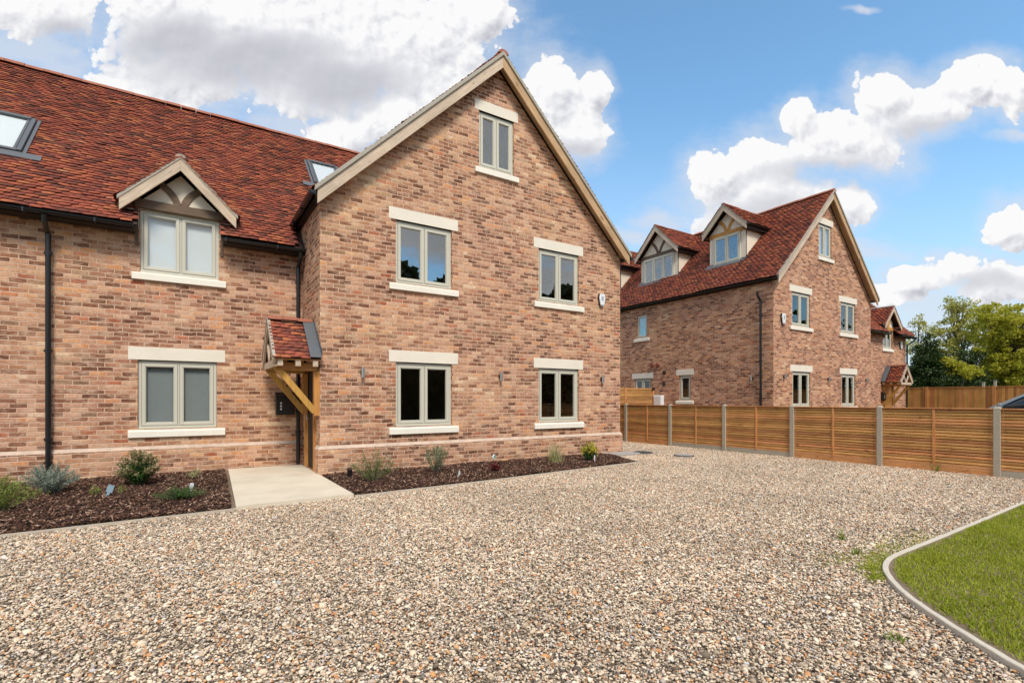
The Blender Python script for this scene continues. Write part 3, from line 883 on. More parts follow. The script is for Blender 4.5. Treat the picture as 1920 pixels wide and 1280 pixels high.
# door of house 1, on the return wall under the canopy
dm = MB(); dm.box(2.05, 2.10, 10.19, 10.98, .07, 2.03)
for zz in (.25, 1.1):
    for yy in (10.28, 10.62):
        dm.box(2.044, 2.052, yy, yy + .27, zz, zz + .7)
door = dm.build('door', M['dark'], h1, bevel=.003)
fm = MB(); fm.box(1.985, 2.12, 10.12, 10.19, .05, 2.1); fm.box(1.985, 2.12, 10.98, 11.05, .05, 2.1); fm.box(1.985, 2.12, 10.19, 10.98, 2.03, 2.1)
fm.build('door_frame', M['gold'], door, bevel=.003)
hm = MB(); hm.tube([(2.0, 10.86, 1.0), (2.0, 10.86, 1.12)], .012, 8); hm.box(1.995, 2.05, 10.85, 10.87, 1.04, 1.06); hm.build('handle', M['steel'], door)
canopy(h1, lambda l, d, z: (2.03 - d, l, z), 10.41, .76, .79, 2.93, .98, M['tile'], (-1, 0, 0), (0, 1, 0))
downpipe(h1, [(-2.02, 11.12, 4.47), (-2.02, 11.14, 4.36), (-2.02, 11.40, 4.22), (-2.02, 11.41, .12)], clips=[(-2.02, 11.41, 3.9), (-2.02, 11.41, 2.25), (-2.02, 11.41, .75), (-2.02, 11.41, .35)])
downpipe(h1, [(1.93, 11.12, 4.47), (1.93, 11.14, 4.36), (1.93, 11.40, 4.22), (1.93, 11.41, .08)], clips=[(1.93, 11.41, 3.9), (1.93, 11.41, 2.6), (1.93, 11.41, .75)])

# ================================================================== HOUSE 2
h2 = gable_house(dict(
    x0=17.0, x1=24.35, xm=20.67, dz=.27, wx0=24.35, wx1=32.8, yb=22.5, side=1, brick='brick_far', tile='tile2',
    label='brick house beyond the slatted fence with gabled dormers along its tiled side roof',
    front=[(18.22, 19.45, 1.17, 2.44, dict(glass='glass_dim')), (21.83, 22.99, 1.17, 2.44, dict(glass='glass_dim')), (18.17, 19.43, 4.10, 5.31, dict(glass='glass_dim')), (21.75, 22.98, 4.10, 5.31, dict(glass='glass_dim')), (20.07, 21.03, 6.88, 8.12, dict(ext=.115, blind='blind'))],
    left_holes=[hole((15.49, 16.09, 4.18, 5.2)), hole((13.19, 13.76, 1.41, 2.42)), hole((15.28, 16.24, 1.41, 2.36))],
    left_windows=[(15.49, 16.09, 4.18, 5.2, dict(lights=1, lintel=False)), (13.19, 13.76, 1.41, 2.42, dict(lights=1, glass='glass_dim')), (15.28, 16.24, 1.41, 2.36, dict(glass='glass_dim'))],
    wing_holes=[(30.02, 31.1, 4.05, 4.87)],
    wing_windows=[(30.02, 31.1, 4.08, 5.02, dict(lintel=False, ext=.12))],
    wing_dormer=dict(lc=30.56, hw=.62, zs=4.08, zbeam=5.03, zapex=6.22, bhw=.98, cut=1.1, beam='oakY'),
    dormers=[dict(lc=12.33, hw=.80, face=18.15, zs=6.90, zbeam=8.02, zapex=9.17, bhw=.98, w=(11.74, 12.92), lights=2, beam='oakY', cut=1.3),
             dict(lc=15.82, hw=1.06, face=18.15, zs=6.84, zbeam=8.00, zapex=9.34, bhw=1.25, w=(14.94, 16.70), lights=3, beam='oakX', cut=1.3),
             dict(lc=19.35, hw=1.06, face=18.15, zs=6.84, zbeam=8.00, zapex=9.34, bhw=1.25, w=(18.47, 20.23), lights=3, beam='oakX', cut=1.3)]))
canopy(h2, lambda l, d, z: (l, 11.5 - d, z), 30.5, .70, .85, 3.16, 1.15, M['tile2'], (0, -1, 0), (1, 0, 0))
d2 = MB(); d2.box(30.1, 30.9, 11.44, 11.495, .1, 2.2); d2o = d2.build('door', M['gold'], h2, bevel=.004)
downpipe(h2, [(16.72, 10.2, 5.22), (16.74, 10.2, 5.08), (16.92, 10.2, 4.9), (16.93, 10.2, .2)], clips=[(16.93, 10.2, 4.4), (16.93, 10.2, 2.8), (16.93, 10.2, 1.6)])
downpipe(h2, [(33.0, 11.12, 4.76), (33.0, 11.15, 4.66), (32.7, 11.40, 4.36), (32.7, 11.41, .2)], clips=[(32.7, 11.41, 3.4), (32.7, 11.41, 2.0)])

# ================================================================== things fixed to the walls
def wall_light(name_label, P, a, z, group):
    o = empty('wall_light', P(a, 0, z), name_label, 'wall light', group)
    b = MB(); pbox(b, P, a - .03, a + .03, -.012, -.001, z - .05, z + .05); c = P(a, -.03, z); pbox(b, P, a - .012, a + .012, -.06, -.010, z - .012, z + .012)
    b.build('backplate', M['dark'], o)
    q = MB(); q.tube([P(a, -.075, z - .095), P(a, -.075, z + .095)], .034, 16); q.build('cylinder', M['steel'], o, smooth=False)
    return o
PF = T_('x', Y0, 1)
LG = 'small steel up and down wall lights'
wall_light('small steel wall light on the near gable between porch canopy and first ground window', PF, 2.81, 1.95, LG)
wall_light('small steel wall light on the near gable midway between its two ground windows', PF, 5.93, 1.95, LG)
wall_light('small steel wall light on the near gable below the alarm box by the corner', PF, 9.02, 1.96, LG)
wall_light('small dark cylinder light on the far house gable just right of its black corner downpipe', PF, 17.63, 2.24, LG)
wall_light('small dark cylinder light on the far house gable between its two ground floor windows', PF, 20.73, 2.23, LG)
wall_light('small dark cylinder light on the far house gable right of its ground floor windows', PF, 23.89, 2.25, LG)
PS = T_('y', 17.0, 1)
wall_light('small dark light on the far house side wall just left of its black downpipe', PS, 10.55, 2.2, LG)

def alarm(label, P, a, z, k=1.0):
    o = empty('alarm_box', P(a, 0, z), label, 'alarm box', 'burglar alarm boxes on the walls')
    w, h = .105 * k, .145 * k
    hexa = [(-w * .62, -h), (w * .62, -h), (w, h * .25), (w * .72, h), (-w * .72, h), (-w, h * .25)]
    b = MB(); b.prism([P(a + x * 1.06, -.002, z + y * 1.04) for x, y in hexa], Vector(P(0, -.045, 0)) - Vector(P(0, 0, 0))); b.build('backplate', M['black'], o)
    f = MB(); f.prism([P(a + x, -.048, z + y) for x, y in hexa], Vector(P(0, -.03, 0)) - Vector(P(0, 0, 0))); f.build('cover', M['white'], o, bevel=.012)
    e = MB()
    e.prism([P(a + x * .45, -.079, z + .02 * k + y * .42) for x, y in hexa], Vector(P(0, -.002, 0)) - Vector(P(0, 0, 0)))
    e.build('emblem', M['grey'], o)
    e = MB(); pbox(e, P, a - w * .5, a + w * .5, -.08, -.03, z - h - .025 * k, z - h + .005); e.build('strobe', M['grey'], o)
    return o
alarm('white hexagonal alarm box high on the near house gable, right of the upper window', PF, 9.0, 4.02, .98)
alarm('white alarm box on the far house gable, left of its upper window', PF, 17.55, 4.28, 1.15)
alarm('tiny white alarm box on the far wing wall, right of its little dormer window', T_('x', YW, 1), 32.1, 4.36, 1.2)

def letterbox(label, x0, x1, z0, z1):
    o = empty('letterbox', ((x0 + x1) / 2, YW, z0), label, 'letterbox', 'black letterboxes beside the front doors')
    b = MB(); y = YW - .002
    b.prism([(x0, y, z0), (x0, y - .13, z0), (x0, y - .15, z1 - .07), (x0, y, z1)], (x1 - x0, 0, 0)); b.build('body', M['black'], o, bevel=.006)
    f = MB(); f.prism([(x0 - .008, y, z1 + .008), (x0 - .008, y - .165, z1 - .07), (x0 - .008, y - .165, z1 - .085), (x0 - .008, y, z1 - .008)], (x1 - x0 + .016, 0, 0)); f.build('lid', M['black'], o)
    m_ = MB()
    for k in range(3):
        zc = z0 + .12 + k * .062; yy = y - .13 - .02 * (zc - z0) / (z1 - .07 - z0)
        m_ = MB(); m_.box(x0 + .075, x0 + .105, yy - .004, yy, zc - .018, zc + .018); m_.build('marking', M['white'], o)

letterbox('black letterbox with three pale squares on the near wing wall under the porch canopy', 1.50, 1.86, 1.11, 1.57)
letterbox('black letterbox on the far wing wall left of the golden porch posts', 29.75, 30.0, 1.4, 1.82)

def vent(label, y, z, mt, r=.085, name='vent'):
    v = MB(); v.tube([(16.999, y, z), (16.93, y, z)], r, 14); v.tube([(16.93, y, z), (16.915, y, z)], r * .8, 14)
    o = v.build(name, mt, origin=(17.0, y, z)); tag(o, label, 'vent', 'vents in the far side wall')
vent('round dark red vent on the far side wall, left one of the close pair', 15.17, 2.92, M['terracotta'])
vent('round dark red vent on the far side wall, right one of the close pair', 14.87, 2.92, M['terracotta'])
vent('round black vent on the far side wall below and right of the red pair', 14.50, 2.60, M['dark'], .07)
tp = MB(); tp.box(16.9, 16.999, 14.47, 14.53, 2.02, 2.18); tp.box(16.87, 16.9, 14.485, 14.515, 2.04, 2.10)
tag(tp.build('wall_bracket', M['dark'], origin=(17, 14.5, 2.02)), 'tiny dark bracket on the far side wall under the black vent', 'bracket')
mc = empty('meter_cabinet', (16.9, 14.75, .6), 'white meter cabinet on the far side wall, rising above the fence', 'cabinet')
m_ = MB(); m_.box(16.8, 16.998, 14.53, 14.97, .6, 1.62); m_.build('body', M['white'], mc, bevel=.03)
m_ = MB(); m_.box(16.788, 16.799, 14.57, 14.93, .7, 1.57); m_.build('door', M['white'], mc, bevel=.004)

# ================================================================== ground, drive, path, beds
def sheet(name, pts, z, mt, kind='structure', thick=0):
    b = MB()
    if thick: b.prism([(x, y, z - thick) for x, y in pts], (0, 0, thick))
    else: b.poly([(x, y, z) for x, y in pts])
    o = b.build(name, mt); o['kind'] = kind
    return o
gm, t, b = mat('rough_ground')
c = t.ramp(t.noise(pos(t), .35, 5, .65), [(.3, (.05, .065, .02)), (.55, (.085, .10, .03)), (.8, (.15, .12, .07))]); t.set(b.inputs['Base Color'], c); b.inputs['Roughness'].default_value = .95
sheet('ground', [(-400, -400), (400, -400), (400, 400), (-400, 400)], -.06, gm)
sheet('driveway', [(-14, -9), (12.5, -9), (12.5, 20), (-14, 20)], -.012, gravel_bed_mat())
sheet('far_driveway', [(12.6, -9), (35.9, -9), (35.9, 20), (12.6, 20)], -.016, M['soil'])
BED = [(-8, 7.02), (-1.66, 7.22), (.47, 7.36)]
BED2 = [(2.03, 7.42), (4.18, 7.56), (6.88, 7.86), (8.49, 8.02)]
PATH = [(.50, 7.36), (2.01, 7.42), (2.0, 9.72), (1.995, 11.44), (.64, 11.44)]
pm_, t, b = mat('paving')
n = t.noise(pos(t), 1.3, 5, .6); c = t.ramp(n, [(.3, (.58, .50, .385)), (.55, (.68, .60, .47)), (.8, (.73, .655, .53))])
c = t.mix(t.mr(t.noise(pos(t), 3.1, 4, .7), .6, .8, 0, .35), c, (.36, .30, .22)); t.set(b.inputs['Base Color'], c); b.inputs['Roughness'].default_value = .8; bump(t, b, t.noise(pos(t), 60, 3), .15, .004)
po = sheet('path', PATH, .055, pm_, thick=.06)
sheet('bed_soil', BED + [(.495, 7.37), (.635, 11.44), (-8, 11.44)], .02, M['soil'])
sheet('bed_soil', BED2 + [(8.9, 9.2), (8.9, 9.73), (2.03, 9.73)], .02, M['soil'])
def edging(pts):
    e = MB()
    for (xa, ya), (xb, yb) in zip(pts[:-1], pts[1:]):
        e.bar((xa, ya - .015, .0), (xb, yb - .015, .0), .025, .066)
    o = e.build('bed_edging', M['edging']); o['kind'] = 'structure'
edging(BED + [(.5, 7.365)]); edging(BED2 + [(8.55, 8.02), (8.95, 9.2)])
sb = MB(); sb.box(8.93, 9.85, 9.2, 9.72, .0, .05)
o = sb.build('paving_slab', M['slab'], origin=(9.4, 9.4, 0), bevel=.008); tag(o, 'grey paving slab lying at the right foot of the near gable wall', 'slab')

def inpoly(P, poly):
    x, y = P[:, 0], P[:, 1]; c = np.zeros(len(P), bool); n = len(poly)
    for i in range(n):
        (xa, ya), (xb, yb) = poly[i], poly[(i + 1) % n]
        k = ((ya > y) != (yb > y)) & (x < (xb - xa) * (y - ya) / (yb - ya + 1e-12) + xa)
        c ^= k
    return c
def sample_poly(poly, n):
    a = np.array(poly); lo = a.min(0); hi = a.max(0)
    P = lo + rng.random((n, 2)) * (hi - lo)
    return P[inpoly(P, poly)]

# gravel: real pebbles, built as a few one-metre patches laid over the drive
def ico():
    import bmesh
    bm = bmesh.new(); bmesh.ops.create_icosphere(bm, subdivisions=2, radius=1)
    V_ = np.array([v.co for v in bm.verts]); F_ = np.array([[v.index for v in f.verts] for f in bm.faces]); bm.free()
    return V_, F_
IV, IF = ico()
def pebbles(n, seed):
    rg = np.random.default_rng(seed)
    V_ = []; F_ = []
    for i in range(n):
        big = rg.random()
        r = .0061 * math.exp(rg.normal(0, .36)) * (1.75 if big > .98 else 1)
        s = np.array([r * rg.uniform(.95, 1.5), r * rg.uniform(.75, 1.1), r * rg.uniform(.5, .85)])
        d = IV / (1 + .22 * np.abs(IV @ rg.normal(0, 1, 3))[:, None] * rg.uniform(.3, 1)) * (1 + .14 * (np.sin(IV @ rg.normal(0, 2.2, 3) + rg.random() * 6))[:, None])
        p = d * s
        a = rg.random() * 6.283; tl = rg.normal(0, .35)
        ca, sa, ct, st = math.cos(a), math.sin(a), math.cos(tl), math.sin(tl)
        p = p @ np.array([[1, 0, 0], [0, ct, st], [0, -st, ct]]) @ np.array([[ca, sa, 0], [-sa, ca, 0], [0, 0, 1]])
        p += np.array([rg.random() - .5, rg.random() - .5, rg.uniform(-.008, .012)])
        V_.append(p); F_.append(IF + i * len(IV))
    return np.concatenate(V_), np.concatenate(F_)
SM = stone_mat()
patches = bpy.data.collections.new('pebble_patches')
for k in range(3):
    V_, F_ = pebbles(6800, 100 + k)
    me = np_mesh('pebble_patch', V_, F_); me.shade_smooth(); me.materials.append(SM)
    patches.objects.link(bpy.data.objects.new('pebble_patch', me))
KERB = [(12.4, 2.0), (9.6, 2.0), (7.83, 1.97), (6.43, 1.95), (5.75, 1.945), (5.35, 1.94), (5.08, 1.91), (4.80, 1.82), (4.52, 1.66), (4.27, 1.47), (4.02, 1.22), (3.79, .96), (3.60, .72), (3.40, .42), (3.18, 0), (3.0, -.5), (2.9, -1.2), (2.85, -2.5), (2.85, -8)]
LAWN = KERB + [(12.4, -8)]
cells = []
for i in range(-9, 13):
    for j in range(-3, 14):
        c = np.array([[i + x, j + y] for x in (.02, .5, .98) for y in (.02, .5, .98)])
        cov = inpoly(c, LAWN) | inpoly(c, BED + [(.5, 7.37), (.64, 11.44), (-8, 11.44)]) | inpoly(c, BED2 + [(8.9, 9.7), (2.03, 9.7)]) | inpoly(c, PATH) | (c[:, 1] > 11.5) & (c[:, 0] < 2) | (c[:, 1] > 9.8) & (c[:, 0] < 9.7) & (c[:, 0] > 2)
        if cov.all() or i + 1 > 13: continue
        # skip what lies behind the camera
        d = c @ np.array([.539, .842])
        if d.max() < .9: continue
        if abs(i + .5) > 9: 
            pass
        cells.append((i + .5, j + .5, 0))
me = bpy.data.meshes.new('gravel'); me.from_pydata(cells, [], [])
gv = bpy.data.objects.new('gravel', me); COL.objects.link(gv); gv['kind'] = 'stuff'
me.materials.append(SM)
ng = bpy.data.node_groups.new('lay_gravel', 'GeometryNodeTree')
ng.interface.new_socket('Geometry', in_out='INPUT', socket_type='NodeSocketGeometry'); ng.interface.new_socket('Geometry', in_out='OUTPUT', socket_type='NodeSocketGeometry')
gi = ng.nodes.new('NodeGroupInput'); go = ng.nodes.new('NodeGroupOutput')
ci = ng.nodes.new('GeometryNodeCollectionInfo'); ci.inputs['Collection'].default_value = patches; ci.inputs['Separate Children'].default_value = True; ci.inputs['Reset Children'].default_value = True
ip = ng.nodes.new('GeometryNodeInstanceOnPoints'); ip.inputs['Pick Instance'].default_value = True
rv = ng.nodes.new('FunctionNodeRandomValue'); rv.data_type = 'INT'; rv.inputs[4].default_value = 0; rv.inputs[5].default_value = 3
mm = ng.nodes.new('ShaderNodeMath'); mm.operation = 'MULTIPLY'; mm.inputs[1].default_value = math.pi / 2
cx = ng.nodes.new('ShaderNodeCombineXYZ')
rv2 = ng.nodes.new('FunctionNodeRandomValue'); rv2.data_type = 'INT'; rv2.inputs[4].default_value = 0; rv2.inputs[5].default_value = 2; rv2.inputs['Seed'].default_value = 5
L_ = ng.links.new
L_(gi.outputs[0], ip.inputs['Points']); L_(ci.outputs[0], ip.inputs['Instance']); L_(rv.outputs[2], mm.inputs[0]); L_(mm.outputs[0], cx.inputs[2]); L_(cx.outputs[0], ip.inputs['Rotation']); L_(rv2.outputs[2], ip.inputs['Instance Index']); L_(ip.outputs[0], go.inputs[0])
md = gv.modifiers.new('lay_gravel', 'NODES'); md.node_group = ng

# bark mulch chips
mm_, t, b = mat('bark_chips')
c = t.ramp(island(t), [(0, (.022, .012, .009)), (.3, (.05, .024, .016)), (.55, (.085, .038, .024)), (.78, (.16, .078, .048)), (.90, (.30, .17, .11)), (1, (.52, .36, .26))])
c = t.vm('SCALE', c, sc=t.mr(t.noise(pos(t), 60, 3), .25, .75, .7, 1.3)); t.set(b.inputs['Base Color'], c); b.inputs['Roughness'].default_value = .8; b.inputs['Specular IOR Level'].default_value = .25
def chips(name, poly, n):
    P = sample_poly(poly, n); n = len(P)
    L = rng.uniform(.012, .04, n); W = rng.uniform(.004, .011, n); H = rng.uniform(.0015, .005, n)
    a = rng.random(n) * 6.283; tl = rng.normal(0, .35, n)
    base = np.array([[-1, -1, -1], [1, -.8, -1], [1.1, 1, -1], [-.9, .8, -1], [-1, -.8, 1], [.9, -1, 1], [1, .8, 1], [-1.1, 1, 1]], float)
    q = base[None] * np.stack([L, W, H], 1)[:, None, :]
    q += rng.normal(0, .0015, q.shape)
    ct, st = np.cos(tl)[:, None], np.sin(tl)[:, None]
    x = q[..., 0] * ct - q[..., 2] * st; z = q[..., 0] * st + q[..., 2] * ct; y = q[..., 1]
    ca, sa = np.cos(a)[:, None], np.sin(a)[:, None]
    X = x * ca - y * sa + P[:, 0:1]; Y = x * sa + y * ca + P[:, 1:2]
    mound = .028 + .022 * np.sin(P[:, 0] * 2.7) * np.sin(P[:, 1] * 3.3) + rng.uniform(0, .03, n)
    Z = z + mound[:, None]
    V_ = np.stack([X, Y, Z], -1).reshape(-1, 3)
    f = np.array([[0, 3, 2, 1], [4, 5, 6, 7], [0, 1, 5, 4], [1, 2, 6, 5], [2, 3, 7, 6], [3, 0, 4, 7]])
    F_ = (np.arange(n)[:, None, None] * 8 + f).reshape(-1, 4)
    o = link(name, np_mesh(name, V_, F_), mm_); o['kind'] = 'stuff'
chips('bark_mulch', [(-5, 7.12), (-1.66, 7.25), (.44, 7.39), (.58, 11.42), (-5, 11.42)], 52000)
chips('bark_mulch', [(2.06, 7.46), (4.18, 7.60), (6.88, 7.90), (8.45, 8.06), (8.85, 9.2), (8.85, 9.70), (2.06, 9.70)], 36000)

# kerb round the lawn
def smooth_path(pts, n=6):
    out = []
    for i in range(len(pts) - 1):
        p0 = np.array(pts[max(i - 1, 0)]); p1 = np.array(pts[i]); p2 = np.array(pts[i + 1]); p3 = np.array(pts[min(i + 2, len(pts) - 1)])
        for k in range(n):
            t_ = k / n
            out.append(.5 * ((2 * p1) + (-p0 + p2) * t_ + (2 * p0 - 5 * p1 + 4 * p2 - p3) * t_ ** 2 + (-p0 + 3 * p1 - 3 * p2 + p3) * t_ ** 3))
    out.append(np.array(pts[-1])); return out
kp = smooth_path(KERB)
kb = MB(); ring = []
for i, p in enumerate(kp):
    d = kp[min(i + 1, len(kp) - 1)] - kp[max(i - 1, 0)]; d = d / np.linalg.norm(d); nrm = np.array([d[1], -d[0]])     # to the outside
    wv = .0015 * math.sin(i * 1.7)
    for (o_, z_) in ((-.021, -.1), (-.021, .035), (-.017, .040), (.017, .040), (.021, .035), (.021, -.1)):
        q = p + nrm * o_; ring.append((q[0], q[1], z_ + (wv if z_ > 0 else 0)))
m6 = 6
kb.add(ring, [(i * m6 + j, i * m6 + (j + 1), (i + 1) * m6 + (j + 1), (i + 1) * m6 + j) for i in range(len(kp) - 1) for j in range(5)])
o = kb.build('lawn_kerb', M['kerb']); o['kind'] = 'structure'
sheet('lawn_soil', [tuple(p) for p in kp] + [(12.4, -8)], .03, M['soil'])

def blades(name, P, h, w, mt, z0=.03, lean=.35, parent=None, origin=None, n_seg=2):
    n = len(P); h = np.broadcast_to(h, n) * rng.uniform(.55, 1.25, n); a = rng.random(n) * 6.283
    dx, dy = np.cos(a), np.sin(a); b_ = rng.random(n) * 6.283; le = np.abs(rng.normal(0, lean, n))
    z0 = np.broadcast_to(z0, n)
    lv = []
    for k, tw in ((0, 1), (.55, .75), (1, .12)):
        off = le * h * k ** 1.6
        cx_ = P[:, 0] + np.cos(b_) * off; cy_ = P[:, 1] + np.sin(b_) * off; cz = z0 + h * k * (1 - .25 * le * k)
        for s in (-1, 1):
            lv.append(np.stack([cx_ + s * dx * w * tw / 2, cy_ + s * dy * w * tw / 2, cz], 1))
    V_ = np.stack(lv, 1).reshape(-1, 3)
    f = np.array([[0, 1, 3, 2], [2, 3, 5, 4]])
    F_ = (np.arange(n)[:, None, None] * 6 + f).reshape(-1, 4)
    return link(name, np_mesh(name, V_, F_), mt, parent, origin)
inner = []
for i, p in enumerate(kp):
    d = kp[min(i + 1, len(kp) - 1)] - kp[max(i - 1, 0)]; d = d / np.linalg.norm(d); nrm = np.array([-d[1], d[0]]); inner.append(tuple(p + nrm * .05))
P = sample_poly(inner + [(10.9, -8)], 900000)
P = P[(P @ np.array([.539, .842]) > 1.2) & (P[:, 0] < 11.5)]
# bare soil strip here and there beside the kerb, thicker and thinner patches
kk = np.array(kp); dk_ = np.min(np.hypot(P[:, None, 0] - kk[None, ::2, 0], P[:, None, 1] - kk[None, ::2, 1]), axis=1) if len(P) < 30000 else None
if dk_ is None:
    dk_ = np.full(len(P), 9.)
    for q in kk[::2]: dk_ = np.minimum(dk_, np.hypot(P[:, 0] - q[0], P[:, 1] - q[1]))
pn = .5 + .25 * np.sin(P[:, 0] * 3.1 + 1) * np.sin(P[:, 1] * 2.3) + .25 * np.sin(P[:, 0] * 7.7) * np.sin(P[:, 1] * 9.1 + 2)
keep = rng.random(len(P)) < np.clip((dk_ - .018 - .05 * (1 - pn)) / .07, 0, 1) * (.55 + .45 * pn)
P = P[keep]; pn = pn[keep]
go_ = blades('lawn_grass', P, .022 + .016 * pn, .0065, M['grassblade'], lean=.75); go_['kind'] = 'stuff'
# thin weedy fringe of grass outside the kerb
fr_ = []
for (x, y, s, n) in ((4.82, 1.92, .09, 420), (4.62, 1.80, .07, 320), (5.15, 2.0, .13, 420), (5.6, 2.03, .22, 420), (6.2, 2.05, .3, 300), (4.85, 2.2, .16, 130)):
    q = rng.normal(0, 1, (n, 2)) * s * np.array([1, .5]) + (x, y); fr_.append(q)
P = np.concatenate(fr_); ins = inpoly(P, [tuple(p) for p in kp] + [(12.4, -8)]); P = P[~ins]
go_ = blades('weed_fringe', P, .04, .006, M['grassblade'], z0=.0, lean=.7); go_['kind'] = 'stuff'

# round covers set in the gravel
for (x, y, r, lab) in ((10.15, 9.4, .26, 'dark round inspection cover in the gravel, nearer the corner of the brick house'), (10.5, 8.35, .25, 'grey round inspection cover in the gravel, right of the darker one')):
    c_ = empty('inspection_cover', (x, y, 0), lab, 'drain cover', 'inspection covers in the gravel')
    q = MB(); q.tube([(x, y, -.02), (x, y, .034)], r, 28); q.build('rim', M['iron'], c_)
    q = MB(); q.tube([(x, y, .0), (x, y, .042)], r * .88, 28)
    for k in range(-3, 4): q.box(x - r * .6, x + r * .6, y + k * .055 - .012, y + k * .055 + .012, .0421, .047)
    q.build('lid', M['iron'] if r > .255 else M['slab'], c_)

# ================================================================== fences
XF = 12.55; PY = [12.35 - 1.873 * k for k in range(-2, 8)]
fence = empty('slatted_fence', (XF, PY[3], 0), 'low slatted timber fence with concrete posts along the gravel drive', 'fence')
for i, y in enumerate(PY):
    pb = MB(); pb.box(XF - .055, XF + .055, y - .05, y + .05, -.05, 1.265)
    pb.add([(XF - .055, y - .05, 1.2651), (XF + .055, y - .05, 1.2651), (XF + .055, y + .05, 1.2651), (XF - .055, y + .05, 1.2651), (XF - .03, y - .028, 1.292), (XF + .03, y - .028, 1.292), (XF + .03, y + .028, 1.292), (XF - .03, y + .028, 1.292)],
           [(4, 5, 6, 7), (0, 1, 5, 4), (1, 2, 6, 5), (2, 3, 7, 6), (3, 0, 4, 7)])
    pb.build('post', M['concrete'], fence, bevel=.006)
for ya, yb in zip(PY[1:], PY[:-1]):
    a, b_ = ya + .052, yb - .052; pm2 = MB()
    n = 19; z = .13
    for k in range(n):
        zz = z + k * .0582; j = random.uniform(-.003, .003); jj = random.uniform(-.002, .002)
        pm2.prism([(XF - .022 + jj, a, zz), (XF - .020 + jj, a, zz + .041 + j), (XF - .004, a, zz + .042 + j), (XF - .006, a, zz)], (0, b_ - a, 0))
        pm2.prism([(XF + .036, a, zz + .031), (XF + .036, a, zz + .068), (XF + .049, a, zz + .068), (XF + .049, a, zz + .031)], (0, b_ - a, 0))
    po_ = pm2.build('slat_panel', M['slatY'], fence)
    mid = (a + b_) / 2
    for c_ in (a + .022, mid, b_ - .022):
        w_ = .02; bt = MB()
        bt.box(XF - (.005 if c_ != mid else .036), XF + .0355, c_ - w_, c_ + w_, .12, 1.235)
        bt.build('batten', M['slatZ'], po_)
    cp = MB(); cp.box(XF - .045, XF + .05, a, b_, 1.238, 1.262); cp.build('capping', M['slatY'], po_, bevel=.004)
    gb = MB(); gb.box(XF - .025, XF + .025, a, b_, -.03, .122); gb.build('gravel_board', M['slatY'] if random.random() < .6 else M['concrete'], po_)

sf = empty('side_fence', (15, 15.05, 0), 'taller slatted timber fence panel between the houses, against the far side wall', 'fence')
for x in (12.75, 15.2, 16.86):
    q = MB(); q.box(x - .05, x + .05, 14.99, 15.09, 0, 1.93); q.build('post', M['slatZ'], sf, bevel=.004)
for a, b_ in ((12.8, 15.15), (15.25, 16.81)):
    q = MB()
    for k in range(30):
        zz = .12 + k * .0595; q.box(a, b_, 15.02, 15.038, zz, zz + .044); q.box(a, b_, 15.05, 15.066, zz + .03, zz + .074)
    q.build('slat_panel', M['slatX'], sf)
q = MB(); q.box(16.74, 16.9, 14.95, 14.985, 1.86, 1.95); q.build('latch', M['black'], sf)

bf = empty('board_fence', (36, 8, 0), 'tall closeboard timber fence in front of the trees at the far right', 'fence')
q = MB(); y = -8.0
while y < 15:
    w_ = .118; q.prism([(36.0, y, 0), (36.012, y, 0), (36.026, y + w_, 0), (36.004, y + w_, 0)], (0, 0, 2.10 + random.uniform(-.005, .005))); y += w_ - .008
q.build('boards', M['boardZ'], bf)
q = MB(); q.box(35.97, 36.06, -8, 15, 2.11, 2.15); q.build('capping', M['boardZ'], bf)
for k in range(8):
    yy = 14.5 - k * 2.9; q = MB(); q.box(35.93, 35.995, yy - .06, yy + .06, 0, 2.17); q.build('post', M['boardZ'], bf)

